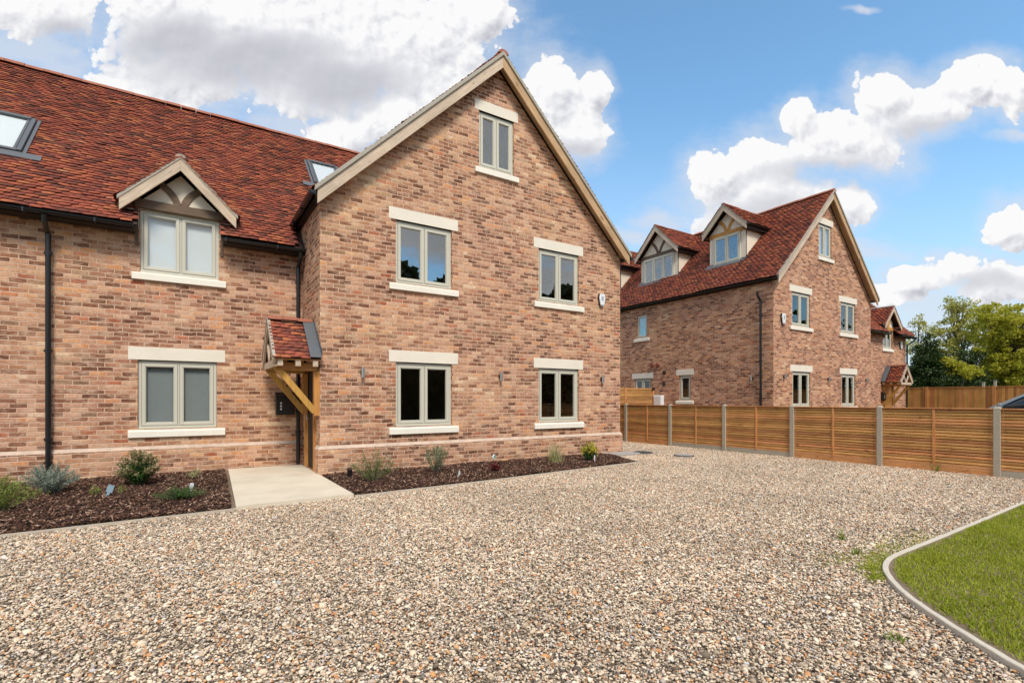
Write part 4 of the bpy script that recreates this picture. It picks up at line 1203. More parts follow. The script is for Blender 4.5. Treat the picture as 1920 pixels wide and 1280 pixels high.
# ================================================================== car beyond the fence
def car(loc):
    root = empty('parked_car', loc, 'silver grey hatchback parked behind the low slatted fence, only its roof and windows showing', 'car')
    cp_, t, b = mat('car_paint'); b.inputs['Base Color'].default_value = (.34, .39, .41, 1); b.inputs['Metallic'].default_value = .5; b.inputs['Roughness'].default_value = .28; b.inputs['Coat Weight'].default_value = .6
    gl, t, b = mat('car_glass'); b.inputs['Base Color'].default_value = (.012, .015, .016, 1); b.inputs['Roughness'].default_value = .04; b.inputs['Specular IOR Level'].default_value = .9
    X, Y, Z = loc
    # sections along y (nose at +y): (y, half width low, half width high, z bottom, z waist)
    secs = [(2.08, .55, .50, .32, .55), (2.02, .74, .66, .24, .68), (1.75, .84, .77, .2, .80), (1.2, .88, .82, .2, .93), (.75, .89, .84, .2, 1.0), (0, .90, .85, .2, 1.02), (-.9, .90, .85, .2, 1.04), (-1.6, .88, .83, .22, 1.06), (-1.95, .82, .77, .26, 1.0), (-2.05, .70, .66, .34, .85)]
    def ringv(y, wl, wh, zb, zw):
        return [(-wl * .9, y, zb), (-wl, y, zb + .12), (-wl, y, (zb + zw) / 2 + .06), (-wh, y, zw - .03), (-wh * .86, y, zw), (0, y, zw + .03), (wh * .86, y, zw), (wh, y, zw - .03), (wl, y, (zb + zw) / 2 + .06), (wl, y, zb + .12), (wl * .9, y, zb)]
    def loft(secs_, name, mt, parent, closed=True):
        m_ = MB(); vs = []; n = len(secs_[0])
        for s_ in secs_: vs += [(X + a, Y + b_, Z + c_) for a, b_, c_ in s_]
        fs = [(i * n + j, i * n + (j + 1) % n, (i + 1) * n + (j + 1) % n, (i + 1) * n + j) for i in range(len(secs_) - 1) for j in range(n)]
        fs += [tuple(range(n))[::-1], tuple(range((len(secs_) - 1) * n, len(secs_) * n))]
        m_.add(vs, fs); o_ = m_.build(name, mt, parent, smooth=True)
        sd = o_.modifiers.new('sub', 'SUBSURF'); sd.levels = 1; sd.render_levels = 2
        return o_
    body = loft([ringv(*s_) for s_ in secs], 'body', cp_, root)
    gh = [(.82, .62, 1.0, 1.0), (.62, .66, 1.0, 1.12), (.30, .64, 1.0, 1.33), (.05, .60, 1.0, 1.45), (-.3, .59, 1.0, 1.50), (-1.0, .58, 1.0, 1.49), (-1.5, .56, 1.0, 1.40), (-1.8, .55, 1.0, 1.22), (-1.95, .60, 1.0, 1.02)]
    def gr(y, wt, zb, zt): 
        wb = .80
        return [(-wb, y, zb - .05), (-(wb * .62 + wt * .38), y, zb + (zt - zb) * .45), (-wt, y, max(zt - .05, zb)), (-wt * .75, y, zt), (0, y, zt + .012), (wt * .75, y, zt), (wt, y, max(zt - .05, zb)), (wb * .62 + wt * .38, y, zb + (zt - zb) * .45), (wb, y, zb - .05)]
    loft([gr(*s_) for s_ in gh], 'glasshouse', gl, root)
    # roof skin and pillars
    rf = MB()
    ys = [.06, -.3, -.7, -1.1, -1.5]; zs = [1.462, 1.516, 1.518, 1.506, 1.42]; ws = [.585, .585, .58, .57, .55]
    for i in range(4):
        for s in (-1, 1):
            rf.prism([(X, Y + ys[i], Z + zs[i] + .004), (X + s * ws[i] * .99, Y + ys[i], Z + zs[i] - .045), (X + s * ws[i + 1] * .99, Y + ys[i + 1], Z + zs[i + 1] - .045), (X, Y + ys[i + 1], Z + zs[i + 1] + .004)], (0, 0, .02))
    rf.build('roof', cp_, root)
    for s in (-1, 1):
      for pa_, pb_, w1_, h1_ in (((X + s * .78, Y + .84, Z + 1.0), (X + s * .60, Y + .05, Z + 1.455), .06, .05), ((X + s * .80, Y - .45, Z + 1.0), (X + s * .60, Y - .45, Z + 1.49), .05, .09), ((X + s * .76, Y - 1.85, Z + 1.0), (X + s * .565, Y - 1.45, Z + 1.42), .06, .14)):
        pl_ = MB(); pl_.bar(pa_, pb_, w1_, h1_); pl_.build('pillar', cp_, root)
    for s in (-1, 1):
        for yy in (1.3, -1.3):
            w_ = MB(); w_.tube([(X + s * .72, Y + yy, Z + .31), (X + s * .905, Y + yy, Z + .31)], .31, 24); wo = w_.build('wheel', M['black'], root)
            w_ = MB(); w_.tube([(X + s * .90, Y + yy, Z + .31), (X + s * .912, Y + yy, Z + .31)], .2, 20); w_.build('rim', M['steel'], wo)
        mm2 = MB(); mm2.box(X + s * .86, X + s * 1.04, Y + .52, Y + .62, Z + 1.02, Z + 1.16); mm2.build('mirror', cp_, root, bevel=.03)
        hl = MB(); hl.box(X + s * .45, X + s * .72, Y + 1.93, Y + 2.03, Z + .58, Z + .68); hl.build('headlight', M['white'], root, bevel=.03)
    return root
car((20.6, 4.05, .17))

# ================================================================== plants
def leafmesh(C, size, flat=.0, asp=.55, droop=0.0, dirs=None):
    """diamond leaves centred at C"""
    n = len(C); size = np.broadcast_to(size, n) * rng.uniform(.6, 1.35, n)
    if dirs is None:
        d = rng.normal(0, 1, (n, 3)); d[:, 2] = d[:, 2] * (1 - flat) - droop
    else:
        d = dirs + rng.normal(0, .35, (n, 3))
    d /= np.linalg.norm(d, axis=1)[:, None]
    r = rng.normal(0, 1, (n, 3)); s = np.cross(d, r); s /= np.linalg.norm(s, axis=1)[:, None]
    nn = np.cross(d, s)
    a = d * size[:, None] * .5; b_ = s * (size * asp)[:, None] * .5
    V_ = np.stack([C - a, C + b_ + nn * (size * .06)[:, None], C + a, C - b_ + nn * (size * .06)[:, None]], 1).reshape(-1, 3)
    F_ = np.arange(n * 4).reshape(n, 4)
    return V_, F_

BARK = simple('bark', (.13, .10, .075), .9, .3, 6, bumpy=.6)
def tree(name, loc, label, H, crown, nclump, leaves_per, leaf, mt, cat='tree', group='trees behind the board fence', clump_r=.6, trunk_r=.16, bare=.25, seed=1, shell=.6, vis=True):
    """crown: list of ellipsoids (dx,dy,z,rx,ry,rz) relative to loc"""
    global rng
    rng = np.random.default_rng(seed); rnd = random.Random(seed)
    root = empty(name, loc, label, cat, group)
    X, Y, Z = loc
    tr = MB(); ends = []
    top = max(c[2] for c in crown)
    tr.tube([(X, Y, Z - .1), (X + .05, Y, Z + top * .3), (X - .05, Y + .06, Z + top * .65), (X, Y, Z + top)], trunk_r, 8, trunk_r * .35)
    vols = np.array([c[3] * c[4] * c[5] for c in crown]); pr = vols / vols.sum()
    cl = []
    for k in range(nclump):
        c = crown[rng.choice(len(crown), p=pr)]
        v = rng.normal(0, 1, 3); v /= np.linalg.norm(v); r = rng.uniform(shell, 1.0) if rng.random() < .75 else rng.uniform(.15, shell)
        e = np.array([X + c[0] + v[0] * c[3] * r, Y + c[1] + v[1] * c[4] * r, Z + c[2] + v[2] * c[5] * r])
        cl.append(e)
        if k % 2 == 0:
            z0 = Z + max(H * bare, min(e[2] - Z - .3, top) * rnd.uniform(.45, .85))
            s = Vector((X, Y, z0)); m_ = s.lerp(Vector(e), .5) + Vector((0, 0, .12 * H * rnd.random()))
            tr.tube([s, m_, Vector(e)], trunk_r * .34, 5, .012)
    tr.build('trunk', BARK, root)
    cl = np.array(cl)
    rr = clump_r * rng.uniform(.6, 1.3, len(cl))
    C = np.repeat(cl, leaves_per, 0); q = rng.normal(0, 1, C.shape); q /= np.linalg.norm(q, axis=1)[:, None]
    C = C + q * (np.repeat(rr, leaves_per) * rng.random(len(C)) ** .45)[:, None] * np.array([1, 1, .75])
    V_, F_ = leafmesh(C, leaf)
    link('crown', np_mesh('crown', V_, F_), mt, root)
    return root

A_ = R(57.3675); FW = np.array([math.cos(A_), math.sin(A_)]); RT = np.array([math.sin(A_), -math.cos(A_)])
def at(px, Zd, z=0):
    w_ = RT * ((px - 960) / 943.2 * Zd) + FW * Zd
    return (float(w_[0]), float(w_[1]), z)
LM_dark = leaf_mat('evergreen_leaves', [(0, (.016, .032, .006)), (.5, (.030, .056, .010)), (1, (.062, .10, .018))], .1)
LM_yel = leaf_mat('yellow_green_leaves', [(0, (.27, .27, .02)), (.5, (.46, .44, .035)), (1, (.60, .54, .09))], .45)
LM_spring = leaf_mat('spring_leaves', [(0, (.30, .30, .045)), (.5, (.46, .44, .10)), (1, (.60, .56, .22))], .4)
LM_olive = leaf_mat('olive_leaves', [(0, (.18, .15, .03)), (.5, (.29, .24, .05)), (1, (.38, .31, .09))], .25)
LM_mid = leaf_mat('mid_leaves', [(0, (.07, .10, .012)), (.5, (.13, .16, .02)), (1, (.22, .23, .04))], .25)

tree('evergreen_tree', at(1736, 38.5), 'dark evergreen tree just right of the far house, in front of pale spring trees', 6.4, [(0, 0, 3.2, 1.35, 1.3, 2.4), (.2, 0, 5.0, .85, .8, 1.3), (.8, -.6, 2.3, 1.6, 1.2, 1.5)], 210, 110, .17, LM_dark, clump_r=.5, shell=.5, seed=3)
tree('spring_tree', at(1722, 45), 'slim pale green spring tree showing sky through its leaves, beside the far house', 9, [(0, 0, 6.0, 1.2, 1.2, 1.9), (.4, 0, 7.9, .8, .8, 1.2)], 34, 40, .19, LM_spring, clump_r=.42, trunk_r=.1, seed=4)
tree('spring_tree', at(1795, 46), 'tall airy spring tree with pale yellow green leaves, rising behind the dark evergreen', 11, [(0, 0, 7.2, 2.1, 2.1, 2.4), (.3, 0, 9.6, 1.4, 1.4, 1.6), (-1, 0.5, 5.5, 1.5, 1.3, 1.2)], 110, 70, .2, LM_spring, clump_r=.55, trunk_r=.17, seed=5)
tree('broadleaf_tree', at(1880, 40), 'broad dense yellow green tree filling the right edge above the board fence', 9.5, [(-.6, 0, 7.2, 2.0, 2.0, 2.0), (.9, -.8, 6.0, 2.6, 2.2, 2.6), (-1.2, .4, 4.9, 1.3, 1.3, 1.1), (.6, -.6, 3.7, 2.6, 2.0, 1.5)], 320, 95, .2, LM_yel, clump_r=.55, trunk_r=.2, seed=6)
tree('olive_tree', at(1862, 42.5), 'brownish olive tree half hidden behind the broad yellow green tree', 7, [(0, 0, 4.2, 2.3, 2.0, 2.0), (1.6, -1.2, 3.6, 1.8, 1.6, 1.5)], 120, 70, .18, LM_olive, clump_r=.5, trunk_r=.15, seed=7)
tree('leafy_bush', at(1792, 38), 'bright yellow green bush overhanging the board fence beside the dark evergreen', 5, [(0, 0, 3.6, 1.2, 1.0, .7), (-.7, .4, 4.2, .7, .7, .6), (1, -.5, 3.5, 1.0, .9, .5)], 60, 60, .17, LM_yel, 'bush', clump_r=.4, trunk_r=.08, seed=8)
tree('dark_bush', at(1815, 39.5), 'dark evergreen bush behind the board fence, under the airy spring tree', 5, [(0, 0, 2.3, 2.6, 1.5, 1.5), (.2, 0, 4.6, .9, .8, 1.3), (-2.6, 1.6, 2.1, 1.6, 1.3, 1.2)], 190, 90, .17, LM_dark, 'bush', clump_r=.5, trunk_r=.1, seed=9)
tree('dark_bush', at(1905, 43.5), 'dark evergreen bush behind the board fence at the right edge of the picture', 4, [(0, 0, 2.2, 2.8, 1.5, 1.5), (-2.4, 1.4, 2.2, 2.0, 1.3, 1.3)], 220, 90, .18, LM_dark, 'bush', clump_r=.5, trunk_r=.1, seed=10)
tree('dark_bush', at(1700, 47), 'green bush peeping out between the far house corner and the dark evergreen', 5, [(0, 0, 2.6, 2.0, 1.5, 2.0)], 70, 70, .19, LM_mid, 'bush', clump_r=.5, trunk_r=.1, seed=11)
for px, lab in ((1844, 'left one of two grey posts just behind the board fence'), (1866, 'right one of two grey posts just behind the board fence')):
    p_ = at(px, 31.5); q = MB(); q.box(p_[0] - .06, p_[0] + .06, p_[1] - .06, p_[1] + .06, 0, 2.5 if px < 1850 else 2.62); q.box(p_[0] - .075, p_[0] + .075, p_[1] - .075, p_[1] + .075, 2.5 if px < 1850 else 2.62, 2.53 if px < 1850 else 2.65)
    tag(q.build('post', M['concrete'], origin=p_), lab, 'post', 'grey posts behind the board fence')

# row of trees and hedge across the lane behind the viewer: they darken the ground floor panes
rng = np.random.default_rng(77)
C = []
for x in np.arange(-22, 34, 1.1):
    for k in range(3):
        h_ = 4.3 + 1.2 * math.sin(x * .7) + (3.6 if (int(x * 10) % 7 in (0, 3)) else 0) * rng.random()
        n = 190; z_ = rng.random(n) * h_
        C.append(np.stack([x + rng.normal(0, .9, n), -15 + rng.normal(0, .8, n) - .25 * x * .2, z_], 1))
for x in np.arange(30, 84, 1.5):
    n = 260; h_ = 8 + 4 * abs(math.sin(x * .31)) + 2 * math.sin(x * 1.3)
    C.append(np.stack([x + rng.normal(0, 1.3, n), -17 + rng.normal(0, 1.2, n), rng.random(n) * h_], 1))
for (x, h_, r_) in ((13.6, 12.3, 2.3), (18.6, 11.6, 2.0), (31, 12.4, 1.7), (27.5, 11.2, 1.5), (3, 9.5, 2.4), (8.5, 8.2, 2.0), (-6, 8.5, 2.5), (15, 10.5, 2.6), (24, 9, 2.5), (-14, 9, 2.5)):
    q = rng.normal(0, 1, (900, 3)); q /= np.linalg.norm(q, axis=1)[:, None]; q *= (r_ * rng.random(900) ** .4)[:, None]
    C.append(q * np.array([1, 1, 1.1]) + np.array([x, -19, h_ - r_]))
C = np.concatenate(C); V_, F_ = leafmesh(C, .8, asp=.8)
o = link('treeline', np_mesh('treeline', V_, F_), LM_dark); o['kind'] = 'stuff'

rng = np.random.default_rng(5)
def shrub(name, x, y, label, w, h, n_stem, leaves, size, mt, stem_mt=None, arch=.5, asp=.4, spread=1.0, tip=None, base=.12, cat='shrub', z0=.04, upright=.0):
    """stems fan out of one crown, leaves along each"""
    stem_mt = stem_mt or BARK
    root = empty(name, (x, y, z0), label, cat, 'young plants in the mulched beds')
    st = MB(); C = []; D = []; T = []
    for k in range(n_stem):
        a = rng.random() * 6.283; r = w / 2 * math.sqrt(rng.random()) * spread; hh = h * rng.uniform(.65, 1.08) * (1 - .45 * (r / (w / 2)) ** 2 * (1 - upright))
        p0 = np.array([x + math.cos(a) * r * base, y + math.sin(a) * r * base, z0 - .02]); p2 = np.array([x + math.cos(a) * r, y + math.sin(a) * r, z0 + hh]); p1 = np.array([x + math.cos(a) * r * (1 - arch), y + math.sin(a) * r * (1 - arch), z0 + hh * (.55 + .35 * arch)])
        pts = [p0 * (1 - t_) ** 2 + p1 * 2 * t_ * (1 - t_) + p2 * t_ * t_ for t_ in (0, .25, .5, .75, 1)]
        st.tube([tuple(q) for q in pts], .004, 4, .0015, cap=False)
        t_ = rng.uniform(.12, 1.03, leaves) ** .8
        q = p0[None] * ((1 - t_) ** 2)[:, None] + p1[None] * (2 * t_ * (1 - t_))[:, None] + p2[None] * (t_ ** 2)[:, None]
        q += rng.normal(0, size * .5, q.shape)
        C.append(q); T.append(t_)
        dd = np.tile((p2 - p0) / np.linalg.norm(p2 - p0), (leaves, 1)) + rng.normal(0, .7, (leaves, 3)); D.append(dd)
    st.build('stems', stem_mt, root)
    C = np.concatenate(C); D = np.concatenate(D); T = np.concatenate(T)
    C[:, 2] = np.maximum(C[:, 2], z0 + .005)
    if tip is not None:
        s_ = (T > .78) & (rng.random(len(T)) < .8)
        V_, F_ = leafmesh(C[s_], size * 1.0, asp=asp, dirs=D[s_]); link('flowers', np_mesh('flowers', V_, F_), tip, root)
        C = C[~s_]; D = D[~s_]
    V_, F_ = leafmesh(C, size, asp=asp, dirs=D); link('foliage', np_mesh('foliage', V_, F_), mt, root)
    return root
def lm(name, a, b_, c_, tr=.2): return leaf_mat(name, [(0, tuple(1.35 * q for q in a)), (.5, tuple(1.35 * q for q in b_)), (1, tuple(1.35 * q for q in c_))], tr)
L_silver = lm('silver_leaves', (.13, .16, .125), (.24, .275, .215), (.35, .385, .31))
L_green = lm('bush_leaves', (.02, .05, .012), (.045, .095, .02), (.09, .15, .035))
L_tipr = lm('russet_tips', (.16, .10, .05), (.26, .20, .10), (.36, .30, .18))
L_lime = lm('lime_leaves', (.08, .11, .016), (.16, .20, .035), (.26, .29, .07))
L_grey = lm('greygreen_leaves', (.08, .11, .05), (.15, .19, .095), (.25, .29, .17))
L_red = lm('dark_red_leaves', (.06, .012, .012), (.12, .02, .02), (.20, .045, .035))
L_straw = lm('straw_blades', (.22, .22, .09), (.36, .33, .16), (.50, .44, .26))
L_yel = lm('yellow_flowers', (.35, .30, .03), (.48, .40, .04), (.55, .48, .10))
shrub('lavender_bush', -1.72, 9.85, 'silver grey feathery bush in the left bed against the downpipe', .76, .45, 80, 110, .030, L_silver, arch=.55, asp=.22)
shrub('evergreen_shrub', -.70, 10.2, 'rounded dark green shrub with russet tips in the left bed under the wide window', .64, .54, 100, 100, .034, L_green, arch=.6, asp=.45, tip=L_tipr)
shrub('creeping_juniper', -.10, 8.35, 'low spreading green conifer in the left bed beside the paved path', .66, .17, 60, 50, .028, L_green, arch=.75, asp=.25)
shrub('grassy_shrub', -2.0, 8.55, 'yellow green arching shrub at the left edge of the picture', .95, .42, 60, 50, .045, L_lime, arch=.7, asp=.2)
shrub('pale_herb', .06, 10.4, 'small pale yellow herb in the left bed near the path', .26, .18, 22, 20, .03, L_straw, arch=.5)
shrub('seedling', -1.15, 9.35, 'tiny yellow green seedling left of the blue plant marker in the left bed', .16, .16, 10, 14, .03, L_lime, arch=.5)
shrub('seedling', -.85, 9.25, 'tiny yellow green seedling right of the blue plant marker in the left bed', .14, .14, 8, 12, .03, L_lime, arch=.5)
shrub('spiky_shrub', 2.62, 8.45, 'wide arching olive green shrub in the gable bed beside the paved path', .85, .55, 46, 55, .036, lm('olive_spikes', (.05, .075, .02), (.11, .14, .035), (.20, .23, .08)), arch=.35, asp=.2)
shrub('sage_bush', 3.92, 8.75, 'upright grey green bush in the gable bed below the wide window', .50, .55, 34, 50, .030, L_grey, arch=.3, asp=.35, upright=.5)
shrub('red_heuchera', 4.95, 8.35, 'small dark red leafy plant in the gable bed between the two windows', .30, .17, 18, 14, .05, L_red, arch=.6, asp=.7)
shrub('flowering_shrub', 7.60, 8.65, 'compact dark green shrub with yellow tips at the right end of the gable bed', .42, .46, 50, 60, .034, L_green, arch=.5, asp=.5, tip=L_yel)
gr_ = empty('ornamental_grass', (6.75, 8.8, .04), 'pale straw coloured grass tuft in the gable bed below the right window', 'grass tuft', 'young plants in the mulched beds')
P = rng.normal(0, .055, (420, 2)) + (6.75, 8.8); blades('blades', P[:260], .42, .007, L_straw, z0=.03, lean=.42, parent=gr_); blades('green_blades', P[260:], .27, .008, L_lime, z0=.03, lean=.35, parent=gr_)

# plant markers and bits in the beds
def marker(x, y, label, mt, h=.12, w=.035, tilt=.3, name='plant_label'):
    h *= 1.4; w *= 1.35
    q = MB(); d = Vector((math.sin(tilt) * .6, math.sin(tilt) * .7, math.cos(tilt))).normalized()
    p0 = Vector((x, y, .02)); p1 = p0 + d * h
    q.bar(p0, p0 + d * h * .55, w * .45, .003, (.5, -.86, 0)); q.bar(p0 + d * h * .5, p1, w, .004, (.5, -.86, 0))
    tag(q.build(name, mt, origin=(x, y, .02)), label, 'plant label', 'plant labels in the beds')
marker(.0, 8.75, 'white plant label standing behind the low conifer in the left bed', M['white'], .13, .04, .25)
marker(4.05, 8.15, 'white plant label lying flat in the gable bed beside the grey green bush', M['white'], .16, .05, 1.25)
marker(7.42, 8.25, 'white plant label in the gable bed just left of the yellow tipped shrub', M['white'], .14, .05, .3)
pb = simple('pale_blue_label', (.30, .42, .48), .5)
marker(-1.0, 9.05, 'blue and white plant marker in the left bed between two seedlings', pb, .15, .06, .5)
rk = empty('round_plant_tag', (4.9, 8.3, .02), 'round white and green plant tag above the dark red plant', 'plant label')
q = MB(); q.tube([(4.9, 8.3, .0), (4.9, 8.3, .30)], .005, 6); q.build('stake', M['dark'], rk)
q = MB(); q.tube([(4.895, 8.30, .33), (4.905, 8.285, .33)], .05, 18); q.build('disc', M['white'], rk)
q = MB(); q.tube([(4.896, 8.286, .335), (4.893, 8.279, .335)], .03, 16); q.build('green_spot', simple('tag_green', (.04, .22, .12), .5), rk)
sp_ = empty('spotlight', (2.42, 9.2, .02), 'small black cylinder garden spotlight by the corner of the gable wall', 'garden light')
q = MB(); q.tube([(2.42, 9.2, .0), (2.42, 9.2, .06)], .012, 8); q.build('spike', M['black'], sp_)
q = MB(); q.tube([(2.42, 9.2, .06), (2.42, 9.19, .17)], .045, 16); q.tube([(2.42, 9.19, .17), (2.42, 9.185, .185)], .05, 16); q.build('head', M['black'], sp_)

def weed(x, y, label, h=.12, n=16, mt=None):
    root = empty('weed', (x, y, 0), label, 'weed', 'weeds in the gravel')
    P = rng.normal(0, .017, (n, 2)) + (x, y); blades('blades', P, h, .012, mt or L_lime, z0=.0, lean=.7, parent=root)
wp = lambda px, py: (lambda Zd: at(px, Zd))(943.2 * 1.42 / (py - 749.5))
for (px, py, lab, h_) in ((1757, 884, 'leafy weed at the foot of the slatted fence', .20), (1577, 1012, 'thin grass weed in the gravel left of the kerb bend', .13), (1686, 1203, 'small green weed in the foreground gravel near the kerb', .06), (1605, 1040, 'straggly weed in the gravel beside the kerb bend', .10)):
    p_ = wp(px, py); weed(p_[0], p_[1], lab, h_)

# ================================================================== sky
world = bpy.data.worlds.new('World'); scene.world = world; world.use_nodes = True
wt = world.node_tree; wt.nodes.clear(); t = NT(wt)
SUN_AZ = (-.24, -.92); SUN_EL = 50
sky = t.n('ShaderNodeTexSky', sky_type='NISHITA'); sky.sun_disc = False; sky.sun_elevation = R(SUN_EL)
sky.sun_rotation = math.atan2(SUN_AZ[0], SUN_AZ[1]); sky.altitude = 50; sky.air_density = 1.0; sky.dust_density = .6; sky.ozone_density = 1.6
tc = t.n('ShaderNodeTexCoord').outputs['Generated']
df = t.vm('DOT_PRODUCT', tc, (float(FW[0]), float(FW[1]), 0)); dr = t.vm('DOT_PRODUCT', tc, (float(RT[0]), float(RT[1]), 0)); dz_ = t.sep(tc)[2]
dfc = t.m('MAXIMUM', df, .12)
uv = t.comb(t.m('DIVIDE', dr, dfc), t.m('DIVIDE', dz_, dfc), 0)
# cumulus bank positions as directions (tangents from the heading): centre u,v and half sizes
def E_(px, py, rx, ry): return ((px - 960) / 943.2, (749.5 - py) / 943.2, rx / 943.2, ry / 943.2)
CL = [E_(500, 50, 370, 165), E_(640, 110, 300, 125), E_(420, 20, 330, 140), E_(640, 60, 240, 140), E_(800, 70, 170, 115), E_(330, 150, 190, 85), E_(560, 150, 160, 70), E_(60, 10, 170, 60), E_(900, 30, 70, 70), E_(120, 190, 160, 45),
      E_(640, 245, 95, 60), E_(745, 215, 95, 75), E_(860, 190, 120, 70), E_(700, 300, 130, 45),
      E_(1035, 175, 75, 68), E_(1112, 165, 46, 48), E_(1085, 235, 70, 72), E_(1000, 220, 70, 90),
      E_(1335, 335, 62, 62), E_(1430, 315, 95, 70), E_(1498, 215, 52, 42), E_(1570, 265, 150, 70), E_(1660, 180, 75, 58), E_(1730, 205, 110, 65), E_(1830, 165, 92, 55), E_(1890, 180, 34, 62), E_(1440, 385, 170, 62), E_(1600, 385, 48, 42),
      E_(1900, 420, 62, 62), E_(1790, 500, 80, 42), E_(1705, 525, 70, 36), E_(1880, 530, 110, 52), E_(1640, 560, 120, 30), E_(1350, 430, 60, 50)]
TH = [E_(60, 90, 190, 90), E_(1235, 405, 90, 36), E_(1180, 440, 80, 30), E_(1560, 470, 240, 45), E_(1900, 255, 60, 16), E_(560, 230, 160, 60), E_(1620, 20, 40, 10), E_(1790, 620, 330, 170), E_(1640, 640, 180, 150), E_(330, 215, 230, 60), E_(110, 120, 150, 80)]
GR = [E_(460, 115, 230, 80), E_(640, 150, 170, 60), E_(330, 70, 120, 60), E_(1570, 330, 190, 38), E_(1450, 405, 150, 40), E_(1740, 245, 110, 28), E_(1850, 530, 120, 24), E_(1080, 275, 60, 28), E_(720, 290, 120, 26), E_(120, 60, 60, 40)]
def field_group(name, ells):
    g = bpy.data.node_groups.new(name, 'ShaderNodeTree')
    g.interface.new_socket('P', in_out='INPUT', socket_type='NodeSocketVector'); g.interface.new_socket('F', in_out='OUTPUT', socket_type='NodeSocketFloat')
    k = NT(g); i = k.n('NodeGroupInput'); o = k.n('NodeGroupOutput'); acc = None
    for (cx_, cy_, rx_, ry_) in ells:
        q = k.vm('MULTIPLY', k.vm('SUBTRACT', i.outputs[0], (cx_, cy_, 0)), (1 / rx_, 1 / ry_, 0))
        f = k.m('SUBTRACT', 1, k.vm('LENGTH', q))
        acc = f if acc is None else k.m('SMOOTH_MAX', acc, f, .18)
    g.links.new(acc, o.inputs[0]); return g
G1 = field_group('cloud_bank', CL); G2 = field_group('thin_cloud', TH); G3 = field_group('cloud_base', GR)
def grp(g, v):
    o = t.n('ShaderNodeGroup'); o.node_tree = g; t.set(o.inputs[0], v); return o.outputs[0]
warp = t.vm('SCALE', t.vm('SUBTRACT', t.noise(uv, 5.5, 4, .55, out=1), (.5, .5, .5)), sc=.10)
p = t.vm('ADD', uv, warp)
def billow_group():
    g = bpy.data.node_groups.new('billow', 'ShaderNodeTree')
    g.interface.new_socket('P', in_out='INPUT', socket_type='NodeSocketVector'); g.interface.new_socket('F', in_out='OUTPUT', socket_type='NodeSocketFloat')
    k = NT(g); i = k.n('NodeGroupInput'); o = k.n('NodeGroupOutput')
    q = k.vm('ADD', i.outputs[0], k.vm('SCALE', k.vm('SUBTRACT', k.noise(i.outputs[0], 16, 4, .6, out=1), (.5, .5, .5)), sc=.045))
    acc = k.m('MULTIPLY', k.noise(i.outputs[0], 9, 8, .62), .62)
    vo = k.n('ShaderNodeTexVoronoi', voronoi_dimensions='2D', feature='F1'); k.set(vo.inputs['Vector'], q)
    vo.inputs['Scale'].default_value = 15; vo.inputs['Detail'].default_value = 2.5; vo.inputs['Roughness'].default_value = .55; vo.inputs['Lacunarity'].default_value = 2.2
    acc = k.m('ADD', acc, k.m('MULTIPLY', k.m('SUBTRACT', .9, vo.outputs['Distance']), .36))
    g.links.new(acc, o.inputs[0]); return g
GB = billow_group()
n1 = grp(GB, uv); n2 = grp(GB, t.vm('ADD', uv, (-.008, .013, 0)))
F1 = grp(G1, p); F1b = grp(G1, t.vm('ADD', p, (-.015, .03, 0)))
dens = t.m('ADD', F1, t.m('MULTIPLY', t.m('SUBTRACT', n1, .5), 1.0))
soft = t.mr(dens, -.16, .26, 0, 1, True); crisp = t.mr(dens, .0, .065, 0, 1, True)
Gs = t.mr(t.m('ADD', grp(G3, p), t.m('MULTIPLY', t.m('SUBTRACT', t.noise(uv, 4, 3), .5), .9)), -.35, .45, 0, 1, True)
alpha = t.m('ADD', crisp, t.m('MULTIPLY', t.m('SUBTRACT', soft, crisp), Gs))
halo = t.m('MULTIPLY', t.mr(t.m('ADD', F1, t.m('MULTIPLY', t.m('SUBTRACT', t.noise(t.vm('MULTIPLY', uv, (1, 1.6, 1)), 7, 8, .7), .5), 1.5)), -.55, .45, 0, 1, True), .62)
F2 = grp(G2, p)
thin = t.mr(t.m('ADD', F2, t.m('MULTIPLY', t.m('SUBTRACT', t.noise(t.vm('MULTIPLY', uv, (1, 2.2, 1)), 6, 7, .68), .5), 1.6)), .0, .9, 0, .75, True)
relief = t.m('ADD', t.m('MULTIPLY', t.m('SUBTRACT', n1, n2), 2.6), t.m('MULTIPLY', t.m('SUBTRACT', F1, F1b), 1.1))
G = t.mr(t.m('ADD', grp(G3, p), t.m('MULTIPLY', t.m('SUBTRACT', t.noise(uv, 5, 4, .5), .5), .5)), -.25, .75, 0, 1, True)
GS = t.mr(t.m('DIVIDE', dr, dfc), -.15, .25, .72, .50)
lit = t.m('ADD', t.m('SUBTRACT', .88, t.m('MULTIPLY', G, GS)), t.m('MULTIPLY', relief, t.mr(G, 0, .55, .75, .12)), clamp=True)
ccol = t.ramp(lit, [(0, (4.0, 4.05, 4.45)), (.35, (5.0, 5.05, 5.4)), (.72, (6.3, 6.32, 6.55)), (1, (7.25, 7.25, 7.3))])
skyc = t.vm('SCALE', sky.outputs[0], sc=1.0)
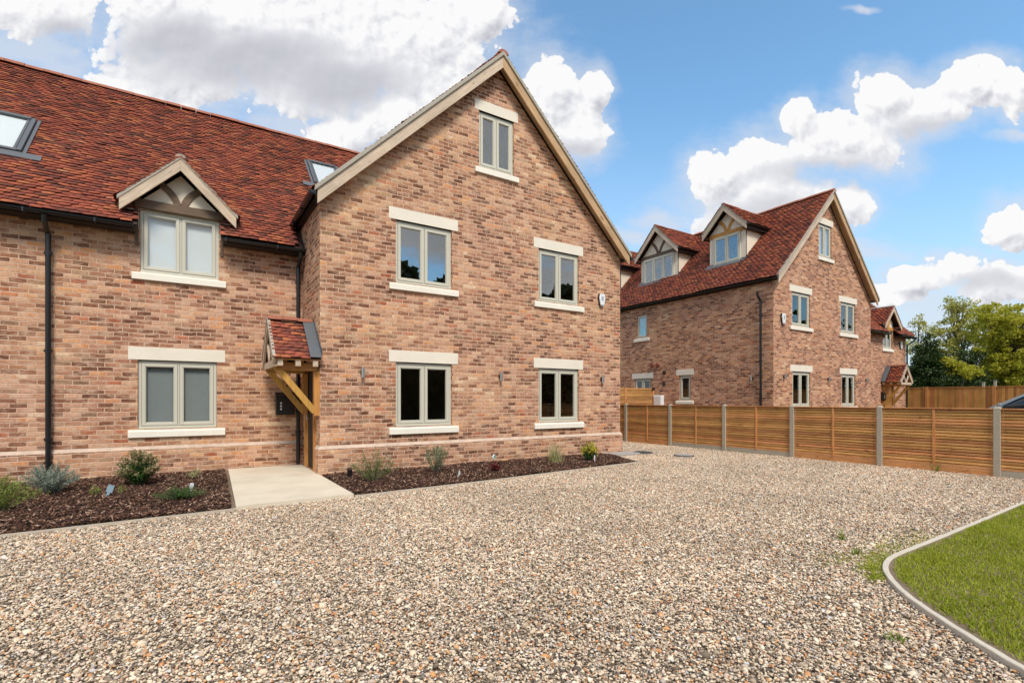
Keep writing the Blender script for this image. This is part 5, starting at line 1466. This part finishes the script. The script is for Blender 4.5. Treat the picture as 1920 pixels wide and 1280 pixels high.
skyc = t.vm('MULTIPLY', skyc, (1.50, 1.92, 1.92))
skyc2 = t.mix(t.mr(t.sep(uv)[1], .62, .0, 0, .62, True), skyc, (4.0, 4.75, 5.75))
front = t.mix(t.m('MAXIMUM', thin, halo), skyc2, (5.3, 5.6, 6.2))
front = t.mix(alpha, front, ccol)
# the rest of the sky: broken cloud by noise
nb = t.noise(t.vm('MULTIPLY', tc, (1, 1, 2.2)), 2.6, 7, .6)
back = t.mix(t.mr(nb, .40, .56, 0, 1, True), skyc, t.ramp(t.noise(tc, 4, 5), [(.3, (5.0, 5.0, 5.1)), (.7, (7.6, 7.4, 7.2))]))
full = t.mix(t.mr(df, .40, .57, 0, 1, True), back, front)
bg = t.n('ShaderNodeBackground'); bg.inputs['Strength'].default_value = .06; t.set(bg.inputs[0], full)
wo_ = t.n('ShaderNodeOutputWorld'); wt.links.new(bg.outputs[0], wo_.inputs[0])
world.cycles.sampling_method = 'MANUAL'; world.cycles.sample_map_resolution = 512

sun = bpy.data.lights.new('sun', 'SUN'); sun.energy = 1.5; sun.angle = R(16); sun.color = (1, .925, .82)
so = bpy.data.objects.new('sun', sun); COL.objects.link(so)
v = Vector((SUN_AZ[0], SUN_AZ[1], 0)).normalized() * math.cos(R(SUN_EL)) + Vector((0, 0, math.sin(R(SUN_EL))))
so.rotation_euler = v.to_track_quat('Z', 'Y').to_euler(); so.location = (0, 0, 30)

# ================================================================== camera
cam = bpy.data.cameras.new('camera'); cam.sensor_width = 36; cam.lens = 943.2 / 1920 * 36; cam.shift_y = 109.5 / 1920; cam.clip_end = 2000; cam.clip_start = .05
co = bpy.data.objects.new('camera', cam); COL.objects.link(co)
co.location = (0, 0, 1.42); co.rotation_euler = (R(90), 0, A_ - R(90))
scene.camera = co
vs = scene.view_settings; vs.view_transform = 'Standard'; vs.look = 'None'; vs.exposure = 1.15; vs.gamma = 1
scene.cycles.max_bounces = 6; scene.cycles.transparent_max_bounces = 12; scene.cycles.caustics_reflective = False; scene.cycles.caustics_refractive = False
